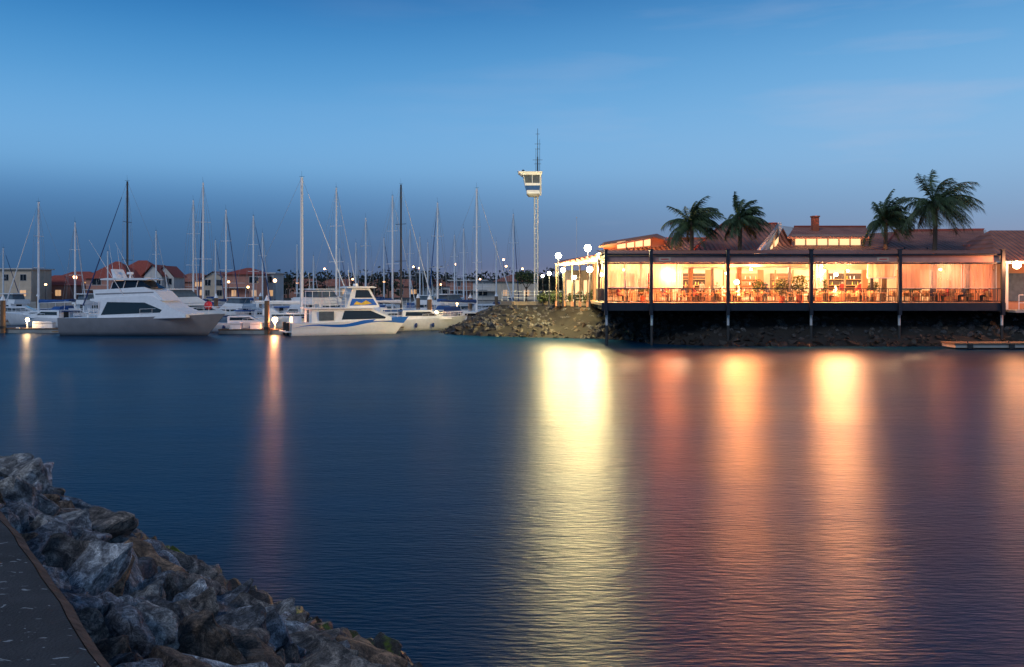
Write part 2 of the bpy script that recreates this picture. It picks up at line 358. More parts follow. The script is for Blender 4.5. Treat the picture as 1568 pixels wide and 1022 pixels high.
mb.loft([[(x,y,-1) for x,y in fl[:4]],[(x,y,1.7) for x,y in fl[:4]]],'concrete',sm=False)
mb.add([(9,400,2.7),(3000,400,2.7),(3000,4000,2.7),(9,4000,2.7)],[(0,1,2,3)],'ground_far')
mb.build('ground')

mb=MB()
P=[(-1.0,89.2),(.2,87.2),(4.2,86),(7.6,84)]
for (a,b_) in zip(P[:-1],P[1:]):
    d=(Vector(b_)-Vector(a)).normalized(); n=Vector((-d.y,d.x))*.18
    q=[Vector(a)-n,Vector(b_)-n,Vector(b_)+n,Vector(a)+n]
    mb.add([(v.x,v.y,z) for z in(2.7,3.1) for v in q],[(4,5,6,7),(0,1,5,4),(1,2,6,5),(2,3,7,6),(3,0,4,7)],'sand')
mb.build('sea_wall')
mb=MB()
for (a,b_) in zip(P[:-1],P[1:]):
    a=Vector((*a,3.1)); b_=Vector((*b_,3.1)); k=int((b_-a).length/1.3)+1
    for i in range(k+1):
        p=a.lerp(b_,i/k); mb.cyl(p,p+Vector((0,0,1.0)),.03,.03,'alu',6)
    for h in(.35,.68,1.0): mb.cyl(a+Vector((0,0,h)),b_+Vector((0,0,h)),.022,.022,'alu',6)
mb.build('promenade_railing')

# ---------------------------------------------------------------- restaurant
rest=empty('waterfront_restaurant')
YF=68.5; ZD=3.3
def X(px,D=YF): return PX(px,D)
cols=[927,996,1113,1240,1375,1532]; cx=[X(c) for c in cols]
x0,x1=cx[0],cx[-1]
mb=MB(); mb.box(x0-.3,x1+.3,YF-.15,84,ZD-.22,ZD,'floor_deck'); 
mb.box(x0-.3,x1+.3,YF-.2,YF-.155,ZD-.62,ZD-.02,'steel_dark')
for k in range(14):
    xx=x0+(x1-x0)*k/13; mb.box(xx-.08,xx+.08,YF-.15,74,ZD-.55,ZD-.225,'timber_dark')
mb.build('deck',parent=rest)
mb=MB()
for i,x in enumerate(cx):
    mb.box(x-.12,x+.12,YF-.46,YF-.21,2.35,7.35,'steel_dark')
    mb.box(x-.18,x+.18,YF-.50,YF-.17,7.35,7.42,'steel_dark')
    mb.cyl((x+.1,YF,1.55),(x+.1,YF,ZD-.63),.10,.10,'tower_grey',10); mb.cyl((x+.1,YF,-.5),(x+.1,YF,1.55),.11,.11,'concrete_wet',10)
    mb.box(x-.1,x+.1,73.4,73.6,ZD,6.9,'steel_dark')
for z,h in((6.95,.12),(6.28,.12)):
    mb.box(x0-.3,x1+.3,YF-.2,YF-.05,z,z+h,'steel_dark')
xs=[x0+(x1-x0)*i/20 for i in range(21)]
mb.build('columns',parent=rest)
mb=MB()
for z in(3.38,4.35): mb.box(x0,x1,YF-.13,YF-.07,z,z+.06,'steel_dark')
k=0; xx=x0
while xx<x1: mb.cyl((xx,YF-.1,3.4),(xx,YF-.1,4.38),.012 if k%12 else .035,.012 if k%12 else .035,'steel_dark',5,cap=False); xx+=.14; k+=1
for z in(3.38,4.35): mb.box(x0-.03,x0+.03,YF,76,z,z+.06,'steel_dark')
for z in(3.38,4.35): mb.box(x1-.03,x1+.03,YF,76,z,z+.06,'steel_dark')
yy=YF
while yy<76: mb.cyl((x0,yy,3.4),(x0,yy,4.38),.012,.012,'steel_dark',5,cap=False); yy+=.16
mb.build('railing',parent=rest)
mb=MB()
mb.box(x0,x1,YF+.0,YF+.06,6.42,6.93,'fascia')
mb.add([(x0-.3,YF-.25,6.98+.12),(x1+.3,YF-.25,7.10),(x1+.3,73.2,7.55),(x0-.3,73.2,7.55)],[(0,1,2,3)],'roof_brown')
mb.add([(x0-.3,YF+.07,6.9),(x1+.3,YF+.07,6.9),(x1+.3,73.2,7.2),(x0-.3,73.2,7.2)],[(3,2,1,0)],'ceiling')
for xx in xs: mb.box(xx-.05,xx+.05,YF+.07,73.2,6.72,6.88,'timber')
mb.build('canopy',parent=rest)
mb=MB()
for px in(1018,1352): 
    mb.box(X(px)-.45,X(px)+.45,YF-.03,YF-.003,6.52,6.8,'wall_cream'); mb.box(X(px)-.3,X(px)+.3,YF-.04,YF-.031,6.62,6.70,'red_paint')
mb.build('signboard',parent=rest)
mb=MB()
def bl(pa,pb,z0,z1,m,y=YF+.25):
    a,b_=X(pa),X(pb); n=10
    top=[];bot=[]
    for i in range(n+1):
        xx=a+(b_-a)*i/n; top.append((xx,y+.03*math.sin(i*2.1),z1)); bot.append((xx,y+.03*math.sin(i*2.1+.4),z0))
    mb.loft([bot,top],m)
    mb.cyl((a,y,z0),(b_,y,z0),.03,.03,'alu',6); 
    for q in(a,b_): mb.cyl((q,y-.02,z0),(q,y-.02,z1),.02,.02,'alu',5)
bl(931,957,4.45,6.4,'blind_pink'); bl(959,992,4.45,6.4,'blind_clear'); bl(1001,1036,4.45,6.4,'blind_pink'); bl(1038,1046,4.45,6.4,'blind_clear')
bl(1380,1426,4.4,6.4,'blind_pink'); bl(1429,1475,4.4,6.4,'blind_clear'); bl(1478,1528,4.4,6.4,'blind_clear'); bl(1330,1371,5.2,6.4,'blind_pink'); bl(1245,1262,4.4,6.4,'blind_clear')
bl(1048,1110,6.0,6.4,'blind_pink'); bl(1118,1236,6.05,6.4,'blind_pink')
mb.build('cafe_blinds',parent=rest)
mb=MB(); YW=76.5
mb.box(x0+.4,x1+.5,YW,YW+.2,6.0,7.3,'wall_cream')
xx=x0+.5; k=0
while xx<x1+.4:
    wd=.5 if k%3==0 else .09
    mb.box(xx,xx+wd,YW,YW+.2,ZD,6.0,'wall_terra' if k%3==0 else 'teak')
    if k%6 in(1,): mb.box(xx+.09,xx+1.59,YW+.02,YW+.18,ZD,4.2,'wall_terra')
    if k%6 in(4,5): mb.box(xx+.09,xx+1.5,YW+.05,YW+.15,5.35,5.43,'teak')
    xx+=1.5; k+=1
mb.box(x0+.4,x1+.5,84,84.2,ZD,7.4,'wall_cream'); mb.box(x0+.4,x0+.49,YW,84,ZD,7.4,'wall_terra'); mb.box(x1+.3,x1+.5,YW,84,ZD,7.4,'wall_cream')
mb.box(x0+.4,x1+.5,YW,84.2,7.4,7.5,'ceiling')
mb.build('walls',parent=rest)
mb=MB()
for px,wd,m_ in((955,2.2,'timber'),(1010,2.0,'red_paint'),(1070,3,'timber_dark'),(1150,2.4,'wall_terra'),(1200,2.0,'timber'),(1300,3.4,'timber_dark'),(1400,2.4,'glass_grey'),(1470,2.6,'wall_terra')):
    xx=PX(px,83); mb.box(xx-wd/2,xx+wd/2,83.6,83.95,ZD+.6,ZD+2.5,m_)
    for k in range(3): mb.box(xx-wd/2,xx+wd/2,83.3,83.59,ZD+.8+k*.55,ZD+.86+k*.55,'teak')
    for k in range(int(wd*9)): 
        zz=ZD+.86+.55*random.randrange(3); q=xx-wd/2+.1+R()*(wd-.2); mb.cyl((q,83.42,zz),(q,83.42,zz+.3),.05,.02,random.choice(['glass_dark','white','yellow_paint','shrub']),6)
for a,b_ in((1060,1105),(1250,1330)):
    mb.box(PX(a,79),PX(b_,79),79,79.7,ZD,ZD+1.1,'timber'); mb.box(PX(a,79)-.1,PX(b_,79)+.1,78.9,79.8,ZD+1.102,ZD+1.16,'teak')
mb.build('bar_counter',parent=rest)
mb=MB()
def Q(pts,m,sm=False): mb.add(pts,[tuple(range(len(pts)))],m,sm)
def W3(px,py,D): return (PX(px,D),D,PZ(py,D))
Q([W3(920,398,74),W3(1160,392,74),W3(1120,366,84),W3(1000,366,84)],'roof_brown')
Q([W3(920,398,74),W3(1000,366,84),W3(930,385,90)],'roof_brown')
Q([W3(1050,393,73.6),W3(1152,392,73.6),W3(1190,343,82),W3(1106,344,82)],'roof_brown')
Q([W3(1050,393,73.6),W3(1106,344,82),W3(1090,372,90)],'roof_brown')
Q([W3(1106,344,82),W3(1190,343,82),W3(1200,372,92),W3(1080,372,92)],'roof_brown')
a=Vector(W3(1152,392,73.6)); b_=Vector(W3(1190,343,82)); dn=Vector((0,0,-.38)); off=Vector((.12,-.02,.12))
Q([a+off,b_+off,b_+off+dn,a+off+dn],'wall_white')
Q([a+Vector((.3,0,-.2)),b_+Vector((.1,0,-.3)),Vector(W3(1192,372,82)),Vector(W3(1172,392,74.2))],'wall_cream')
for t in(.12,.36,.6):
    p=a.lerp(b_,t)+Vector((.55,-.15,-.55)); q=a.lerp(b_,t+.17)+Vector((.55,-.15,-.55)); Q([p,q,q+Vector((0,0,-.55)),p+Vector((0,0,-.55))],'window_lit')
Q([W3(1190,342,82),W3(1197,341,82),W3(1197,362,82),W3(1188,362,82)],'wall_white')
Q([W3(1160,393,73.6),W3(1345,392,73.6),W3(1330,377,79),W3(1185,377,79)],'roof_brown')
Q([W3(1185,377,79),W3(1212,377,79),W3(1222,352,83),W3(1200,346,83)],'roof_brown')
Q([W3(1212,377.4,79),W3(1330,377.4,79),W3(1330,360,79),W3(1212,360,79)],'wall_cream')
for k in range(6):
    a_=1218+k*17; Q([W3(a_,375.5,78.95),W3(a_+14.5,375.5,78.95),W3(a_+14.5,365,78.95),W3(a_,365,78.95)],'window_lit')
Q([W3(1206,363,78.2),W3(1334,363,78.2),W3(1326,348,84),W3(1216,348,84)],'roof_brown')
Q([W3(1206,363,78.2),W3(1334,363,78.2),W3(1334,366,78.2),W3(1206,366,78.2)],'wall_terra')
Q([W3(1197,346,82),W3(1216,348,84),W3(1206,363,78.2),W3(1203,356,79)],'wall_white')
Q([W3(1345,393,73.6),W3(1512,390,73.6),W3(1506,353,83),W3(1372,355,83)],'roof_brown')
Q([W3(1330,377,79),W3(1345,393,73.6),W3(1372,355,83),W3(1328,358,84)],'roof_brown')
Q([W3(1506,353,83),W3(1510,352,83),W3(1516,390,73.6),W3(1512,390,73.6)],'wall_white')
Q([W3(1372,355,83),W3(1506,353,83),W3(1500,372,95),W3(1372,372,95)],'roof_brown')
Q([W3(1365,351.5,83),W3(1508,350,83),W3(1506,353.3,82.9),W3(1372,355.3,82.9)],'roof_red')
Q([W3(924,386,77),W3(1018,377,77),W3(1018,366,77),W3(995,361,77),W3(924,374,77)],'wall_terra')
for k,(a_,b1) in enumerate(((945,958),(960,971),(973,984),(986,996))):
    t0=383-(a_-924)*.09; Q([W3(a_,t0,76.95),W3(b1,t0-1,76.95),W3(b1,t0-12+k*.2,76.95),W3(a_,t0-10,76.95)],'window_lit')
Q([W3(917,377,76.3),W3(998,363,76.3),W3(1006,358,83),W3(925,371,83)],'roof_brown')
Q([W3(998,363,76.3),W3(1024,370,76.3),W3(1024,366,83),W3(1006,358,83)],'roof_brown')
Q([W3(917,377,76.25),W3(998,363,76.25),W3(998,366,76.25),W3(917,380,76.25)],'wall_terra')
mb.box(PX(1248,82)-.28,PX(1248,82)+.28,81.7,82.3,8.5,PZ(333,82),'brick_chim'); mb.box(PX(1248,82)-.34,PX(1248,82)+.34,81.62,82.38,PZ(333,82),PZ(331,82),'brick_chim')
for px in(960,1110,1385,1420): mb.cyl((PX(px,76),76,7.3),(PX(px,76),76,7.9),.07,.07,'steel_dark',6)
for (p,q) in ((W3(1106,343.2,82),W3(1190,342.2,82)),(W3(1216,347,84),W3(1326,347,84)),(W3(1000,365,84),W3(1106,365,84)),(W3(1050,392,73.6),W3(1106,343.2,82)),(W3(1345,392,73.6),W3(1372,354,83))):
    mb.cyl(p,q,.09,.09,'roof_red',6)
mb.build('roof',parent=rest)
mb=MB()
def pend(px,y,z,P,c,bulb='bulb_warm',r=.10):
    xx=PX(px,y); mb.cyl((xx,y,z+.1),(xx,y,6.8),.012,.012,'black',5); mb.cyl((xx,y,z+r*.6),(xx,y,z+r*1.5),.14,.05,'steel_dark',10); mb.ball((xx,y,z),r,bulb); lamp(xx,y-.25,z-.05,P,c,.2,rest,'lamp_light')
warm=(1,.33,.10); warm2=(1,.37,.13)
pend(1020,69.4,5.5,2300,(1,.22,.06),r=.13); pend(1032,70.2,5.1,700,(1,.30,.11))
pend(1112,69.4,5.6,1900,warm); pend(1128,69.6,4.9,2100,warm,r=.2); pend(1150,69.5,5.9,1700,warm)
pend(1262,69.4,5.8,2000,warm2); pend(1280,69.8,5.5,2400,warm2,r=.15); pend(1298,69.6,5.8,2000,warm2)
pend(1440,70,5.9,380,(1,.34,.15)); pend(955,71,5.9,300,warm)
for px,pw in((965,600),(1040,1000),(1085,1100),(1130,700),(1190,700),(1265,1200),(1310,1200),(1370,600),(1440,500),(1500,450)): 
    lamp(PX(px,80),80,6.6,pw,(1,.64,.36),.3,rest,'lamp_light'); mb.cyl((PX(px,80),80,6.82),(PX(px,80),80,7.39),.02,.02,'black',5); mb.ball((PX(px,80),80,6.8),.07,'bulb_warm')
for k in range(22):
    px=940+k*26.5+random.uniform(-5,5); mb.cyl((PX(px,72.8),72.8,6.66),(PX(px,72.8),72.8,6.7),.07,.07,'bulb_warm',10)
for px in (1000,1100,1200,1300,1400): lamp(PX(px,74.5),74.5,6.0,330,(1,.60,.32),.3,rest,'lamp_light')
mb.build('pendant_lamps',parent=rest)

def chair_mesh():
    m=MB(); 
    for sx in(-.2,.2):
        for sy in(-.2,.2): m.cyl((sx,sy,0),(sx,sy,.43),.02,.02,'wicker',5)
    m.box(-.24,.24,-.24,.24,.43,.48,'wicker')
    m.loft([[(-.25,.2,.48),(-.25,.26,.48),(.25,.26,.48),(.25,.2,.48)],[(-.24,.27,.92),(-.24,.32,.92),(.24,.32,.92),(.24,.27,.92)]],'wicker',sm=False,close=True)
    for sx in(-.25,.25): m.tube([(sx,-.2,.48),(sx,-.2,.68),(sx,.25,.7)],.02,'wicker',5)
    return m
def table_mesh():
    m=MB(); m.cyl((0,0,.72),(0,0,.76),.45,.45,'table',18); m.cyl((0,0,.03),(0,0,.72),.035,.035,'steel_dark',8); m.cyl((0,0,0),(0,0,.03),.25,.22,'steel_dark',12)
    m.cyl((.1,.1,.76),(.1,.1,.9),.03,.035,'glass_grey',8); m.cyl((-.12,0,.76),(-.12,0,1.02),.035,.015,'glass_dark',8); return m
ch=chair_mesh().build('dining_chair',(0,0,-50)); tb=table_mesh().build('dining_table',(0,0,-50)); chm,tbm=ch.data,tb.data
bpy.data.objects.remove(ch); bpy.data.objects.remove(tb)
def person(kind):
    if kind=='sit':
        J=[(0,0,.55),(0,.02,.8),(0,.0,1.08),(0,-.02,1.2),(0,-.04,1.33),(.17,0,1.05),(.22,-.12,.82),(.12,-.36,.80),(-.17,0,1.05),(-.22,-.12,.82),(-.12,-.34,.86),(.1,-.02,.53),(.13,-.42,.52),(.12,-.42,.1),(.12,-.56,.04),(-.1,-.02,.53),(-.13,-.42,.52),(-.12,-.40,.1),(-.12,-.54,.04)]
    else:
        J=[(0,0,.95),(0,.0,1.15),(0,.0,1.42),(0,0,1.52),(0,-.02,1.66),(.19,0,1.4),(.25,.02,1.12),(.2,-.2,.98),(-.19,0,1.4),(-.25,.02,1.12),(-.24,-.06,.85),(.1,0,.9),(.12,-.03,.5),(.12,0,.08),(.13,-.14,.04),(-.1,0,.9),(-.13,.02,.5),(-.14,.06,.08),(-.15,-.07,.04)]
    Rr=[.15,.14,.15,.06,.11,.07,.05,.035,.07,.05,.035,.1,.075,.05,.04,.1,.075,.05,.04]
    Ed=[(0,1),(1,2),(2,3),(3,4),(2,5),(5,6),(6,7),(2,8),(8,9),(9,10),(0,11),(11,12),(12,13),(13,14),(0,15),(15,16),(16,17),(17,18)]
    me=bpy.data.meshes.new('p'); me.from_pydata(J,Ed,[]); o=bpy.data.objects.new('p',me); col.objects.link(o)
    mo=o.modifiers.new('s','SKIN'); 
    for i,v in enumerate(me.skin_vertices[0].data): v.radius=(Rr[i]*.95,Rr[i]*.75 if i<3 else Rr[i]); v.use_root=(i==0)
    s2=o.modifiers.new('u','SUBSURF'); s2.levels=2; s2.render_levels=2
    dg=bpy.context.evaluated_depsgraph_get(); m2=bpy.data.meshes.new_from_object(o.evaluated_get(dg)); bpy.data.objects.remove(o)
    return m2,J
def people_variant(kind,cl):
    m2,J=person(kind); m2.materials.clear()
    for n_ in('cloth%d'%cl,'skin','hair','cloth3'): m2.materials.append(MT[n_])
    hz=J[4][2]; hip=J[0][2]
    for p in m2.polygons:
        c=p.center; k=0
        if c.z>hz-.17: k=1
        if c.z>hz-.02 and (c.y>J[4][1]-.04 or c.z>hz+.06): k=2
        if c.z<hip-.02 : k=3
        if (Vector(c)-Vector(J[7])).length<.09 or (Vector(c)-Vector(J[10])).length<.09: k=1
        p.material_index=k; p.use_smooth=True
    return m2
PV=[people_variant('sit',i) for i in range(3)]; PS=[people_variant('stand',i) for i in range(3)]
rnd=random.Random(5)
row=[]
for px in range(945,1530,29): row.append((px+rnd.uniform(-5,5),70.6+rnd.uniform(-.3,.3)))
for px in range(960,1520,40): row.append((px+rnd.uniform(-6,6),73.0+rnd.uniform(-.4,.4)))
for i,(px,y) in enumerate(row):
    xx=PX(px,y); put('dining_table',tbm,(xx,y,ZD+.002),rnd.uniform(0,3))
    for sg in(-1,1):
        put('dining_chair',chm,(xx+sg*.68,y+rnd.uniform(-.1,.1),ZD+.002),-sg*math.pi/2+rnd.uniform(-.25,.25))
        if rnd.random()<.33: put('diner',rnd.choice(PV),(xx+sg*.66,y,ZD-.0),-sg*math.pi/2)
for px,y in((1075,78.5),(1098,78.7),(1214,75),(1290,78.4),(1318,78.4),(1262,75.2),(1172,75.6)):
    put('waiter',rnd.choice(PS),(PX(px,y),y,ZD),rnd.uniform(-1,1))
def shrub(m,c,r,n,mt='shrub',leaf=.12,zs=1):
    for i in range(n):
        d=Vector((rnd.gauss(0,1),rnd.gauss(0,1),rnd.gauss(0,1))).normalized()*(rnd.random()**.4)*r; d.z*=zs
        p=Vector(c)+d; a=Vector((rnd.gauss(0,1),rnd.gauss(0,1),rnd.gauss(0,1))).normalized()*leaf; b=Vector((rnd.gauss(0,1),rnd.gauss(0,1),rnd.gauss(0,1))).normalized()*leaf*.6
        m.add([p-a,p+b,p+a,p-b],[(0,1,2,3)],mt)
m_=MB(); m_.cyl((0,0,0),(0,0,.5),.2,.28,'brick_chim',12); m_.cyl((0,0,.5),(0,0,1.1),.03,.02,'bark',6); shrub(m_,(0,0,1.25),.6,320,leaf=.11,zs=1.1)
o=m_.build('potted_shrub',(PX(1197,69.4),69.4,ZD)); 
for px,y,s_ in((1225,69.5,1.15),(1160,74,1),(1255,74.4,1.1),(1400,74,1),(984,72.6,1.),(1338,74.5,.9)): put('potted_shrub',o.data,(PX(px,y),y,ZD),px,scale=s_)

# ---------------------------------------------------------------- verandah
ver=MB()
Q2=lambda pts,m: ver.add(pts,[tuple(range(len(pts)))],m)
Q2([W3(850,404,82),W3(926,400,76),W3(926,388,80),W3(858,399,88)],'roof_brown')
Q2([W3(858,399,88),W3(926,388,80),W3(926,404,90),W3(858,408,96)],'roof_brown')
Q2([W3(850,405.5,82),W3(926,401.5,76),W3(926,398,80),W3(858,404,88)],'wall_terra')
Q2([W3(850,407.5,82),W3(926,403.5,76),W3(926,400,76),W3(850,404,82)],'fascia')
for i in range(7):
    t=i/6; px=852+t*72; D=82-6*t
    ver.box(PX(px,D)-.06,PX(px,D)+.06,D-.06,D+.06,2.76,PZ(407-t*4,D),'timber')
    ver.box(PX(px,D)-.12,PX(px,D)+.12,D-.12,D+.12,2.76,3.2,'wall_terra')
ver.box(PX(862,90),PX(960,90),90,90.3,2.76,6.2,'wall_cream')
for k in range(5): 
    px=868+k*13; ver.box(PX(px,90),PX(px+8,90),89.93,89.99,2.9,5.2,'window_lit')
ver.build('verandah')
def street_lamp(px,D,zt,P,c,bulb='bulb_white',r=.2,base=2.76,name='street_lamp'):
    m=MB(); x=PX(px,D); h=zt-base
    m.cyl((0,0,0),(0,0,.5),.11,.09,'steel_dark',8); m.cyl((0,0,.5),(0,0,h-.2),.055,.04,'steel_dark',8)
    m.cyl((0,0,h-.25),(0,0,h-.17),.1,.13,'steel_dark',8); m.ball((0,0,h),r,bulb,1,14); m.cyl((0,0,h+r*.8),(0,0,h+r*1.1),.12,.04,'steel_dark',8)
    o=m.build(name,(x,D,base)); 
    if P: lamp(0,-r-.15,h-.02,P,c,.18,o,'lamp_light')
    return o
gw=(1,.78,.32)
street_lamp(855,80.5,PZ(392,80.5),2500,gw,r=.26); street_lamp(900,78.6,PZ(380,78.6),4300,gw,r=.30)
street_lamp(903,75.2,PZ(413,75.2),2100,gw,r=.26); street_lamp(862,79.5,PZ(414,79.5),1100,gw,r=.2); street_lamp(841,82,PZ(419,82),800,gw,r=.17)
street_lamp(921,74.4,PZ(421,74.4),500,gw,r=.14); street_lamp(831,86,PZ(423,86),80,gw,r=.13); street_lamp(880,80,PZ(425,80),400,gw,r=.16)
m=MB(); m.cyl((0,0,0),(0,0,PZ(334,100)-2.76),.06,.03,'alu',8); m.ball((0,0,PZ(334,100)-2.7),.08,'alu'); m.build('flag_pole',(PX(883,100),100,2.76))
for k in range(14):
    m_=MB(); rr_=rnd.uniform(.5,.9); m_.cyl((0,0,0),(0,0,.5),.05,.03,'bark',6); shrub(m_,(0,0,.7),rr_,260,leaf=.13,zs=.9)
    px=rnd.uniform(828,920); D=rnd.uniform(83,88); m_.build('garden_shrub',(PX(px,D),D,2.76))
m_=MB(); m_.cyl((0,0,0),(0,0,1.8),.12,.07,'bark',8)
for k in range(5):
    a=k*1.26; m_.cyl((0,0,1.5),(math.cos(a)*.7,math.sin(a)*.7,2.5),.05,.02,'bark',6); shrub(m_,(math.cos(a)*.8,math.sin(a)*.8,2.7+.3*(k%2)),.65,260,'leaf',.13)
m_.build('small_tree',(PX(806,96),96,2.76))

# ---------------------------------------------------------------- control tower
m=MB(); D=89; x=PX(821,D); zt=PZ(300,D)-2.76
for sx in(-.15,.15): m.cyl((sx,0,0),(sx,0,zt),.085,.08,'tower_grey',10)
k=.6
while k<zt: m.box(-.15,.15,-.02,.02,k,k+.05,'tower_grey'); k+=.5
m.box(-.5,.5,-.5,.5,0,.35,'concrete')
h=(300-265)*D/F
def sq(xa,xb,w_,z): return [(xa,-w_,z),(xb,-w_,z),(xb,w_,z),(xa,w_,z)]
m.loft([sq(-.75,.3,.45,zt-.1),sq(-.95,.33,.62,zt+.15)],'concrete',sm=False,close=True); m.add(sq(-.75,.3,.45,zt-.1),[(3,2,1,0)],'concrete')
m.loft([sq(-.95,.33,.62,zt+.15),sq(-.97,.33,.64,zt+.5)],'white',sm=False,close=True)
m.loft([sq(-.975,.335,.645,zt+.5),sq(-1.1,.36,.7,zt+.95)],'blue_cover',sm=False,close=True)
m.loft([sq(-1.1,.36,.7,zt+.95),sq(-1.15,.36,.72,zt+1.2)],'white',sm=False,close=True)
m.loft([sq(-1.12,.34,.70,zt+1.2),sq(-1.28,.34,.78,zt+h-.3)],'glass_grey',sm=False,close=True)
for sx,tx in((-1.13,-1.3),(.36,.36),(-.4,-.42)):
    for sy in(-1,1): m.cyl((sx,sy*.71,zt+1.2),(tx,sy*.79,zt+h-.3),.035,.035,'white',6)
m.loft([sq(-1.45,.5,.95,zt+h-.3),sq(-1.75,.55,1.05,zt+h-.05)],'white',sm=False,close=True); m.add(sq(-1.45,.5,.95,zt+h-.3),[(3,2,1,0)],'white')
m.box(-1.8,.6,-1.1,1.1,zt+h-.05,zt+h+.03,'white')
m.cyl((.44,-.2,zt),(.44,-.2,zt+h+.2),.09,.09,'white',8)
top=PZ(197,D)-2.76
m.cyl((.15,0,zt+h),(.15,0,zt+h+1.6),.07,.06,'alu_dark',6); m.cyl((.15,0,zt+h+1.6),(.15,0,top),.035,.02,'alu_dark',6)
for sx,hh in((.36,3.4),(-.02,2.4)): m.cyl((sx,.1,zt+h),(sx,.1,zt+h+hh),.025,.015,'alu_dark',5)
for zz,wd in((.9,.35),(1.3,.5),(2.4,.25),(2.9,.3),(3.9,.2)): m.cyl((.15-wd,0,zt+h+zz),(.15+wd,0,zt+h+zz),.02,.02,'alu_dark',5)
m.ball((-1.3,0,zt+h+.18),.15,'alu_dark'); m.cyl((-1.9,0,zt+h+.1),(-1.2,0,zt+h+.12),.04,.04,'alu_dark',6)
m.build('control_tower',(x,D,2.76))

# ---------------------------------------------------------------- palms
def palm(px,D,ycrown,rad,seed,base=2.76):
    rnd=random.Random(seed); m=MB(); h=PZ(ycrown,D)-base
    pts=[Vector((.25*math.sin(i/8*1.5),0,h*i/8)) for i in range(9)]
    for i in range(8): m.cyl(pts[i],pts[i+1],.24-.012*i,.23-.012*i,'bark',10,cap=False)
    top=pts[-1]; m.ball(top,.28,'bark',1.3)
    for k in range(54):
        az=k*2.399+rnd.uniform(-.2,.2); el=rnd.uniform(-.2,1.35); ln=rad*rnd.uniform(.75,1.15)
        d=Vector((math.cos(az)*math.cos(el),math.sin(az)*math.cos(el),math.sin(el))); p=top.copy(); n=16; pr=[p.copy()]
        dr=rnd.uniform(.8,1.3)
        for i in range(n):
            d=(d+Vector((.05,0,(-.075-.04*i/n)*dr))).normalized(); p=p+d*ln/n; pr.append(p.copy())
        for i in range(n): m.cyl(pr[i],pr[i+1],.03*(1-i/n)+.006,.03*(1-(i+1)/n)+.006,'leaf',4,cap=False)
        for i in range(2,n+1):
            dd=(pr[i]-pr[i-1]).normalized(); sd=dd.cross(Vector((0,0,1)))
            if sd.length<.01: continue
            sd.normalize()
            for sub in(0,.5):
                q=pr[i-1].lerp(pr[i],sub); L_=rad*.30*math.sin(math.pi*(.12+.80*(i/n)))**.6*rnd.uniform(.7,1.15)
                for sg in(-1,1):
                    e=q+sd*sg*L_*.6+dd*L_*.6+Vector((.25*L_,0,-L_*rnd.uniform(.3,.9))); wv=dd*.045
                    m.add([q-wv,q+wv,e],[(0,1,2)],'leaf')
    m.build('palm_tree',(PX(px,D),D,base))
palm(1055,73.3,345,2.8,1); palm(1129,73.3,338,2.4,2); palm(1352,75.5,340,2.7,3); palm(1428,73.3,314,3.6,4)

# ---------------------------------------------------------------- right building and floating dock
m=MB(); D0=70
xr=PX(1520,D0)
m.box(xr,xr+16,D0,D0+10,2.76,6.6,'wall_terra')
m.add([(xr-.6,D0-1.6,6.5),(xr+17,D0-1.6,6.5),(xr+17,D0+5,9.3),(xr+2.5,D0+5,9.3)],[(0,1,2,3)],'roof_brown')
m.add([(xr-.6,D0-1.6,6.5),(xr+2.5,D0+5,9.3),(xr-.6,D0+11,6.5)],[(0,1,2)],'roof_brown')
m.box(xr-.6,xr+17,D0-1.65,D0-1.6,6.3,6.52,'wall_white')
for k in range(4): m.box(xr+.8+k*3.2,xr+2.6+k*3.2,D0-.06,D0-.01,3.4,5.6,'glass_grey'); m.box(xr+.2+k*3.2,xr+.4+k*3.2,D0-1.5,D0-1.3,2.76,6.4,'wall_white')
m.build('boat_club_building')
xl=PX(1557,67.6); mm=MB(); mm.cyl((0,.75,.15),(0,0,.15),.03,.03,'steel_dark'); mm.ball((0,0,-.05),.3,'bulb_warm'); o=mm.build('wall_lamp',(xl,67.6,PZ(405,67.6))); lamp(0,-.4,0,1300,(1,.36,.13),.2,o,'lamp_light')
m=MB(); m.box(32,46,64,66,.12,.38,'concrete'); m.box(31.9,46,63.9,66.1,.38,.46,'timber'); 
for xx in(33,36,39,42,45): m.cyl((xx,64.25,.46),(xx,64.25,.62),.05,.05,'steel_dark'); m.box(xx-.2,xx+.2,63.82,63.9,.05,.4,'black')
m.build('floating_dock')
m=MB(); k=PX(1537,70)
for i in range(9): m.cyl((k+i*1.6,67.9+.1*0,2.7),(k+i*1.6,67.9,3.9),.03,.03,'alu',6)
for z in(3.3,3.9): m.cyl((k,67.9,z),(k+13,67.9,z),.025,.025,'alu',6)
m.box(k-.3,k+14,67.8,72.8,2.55,2.74,'concrete'); m.build('walkway')

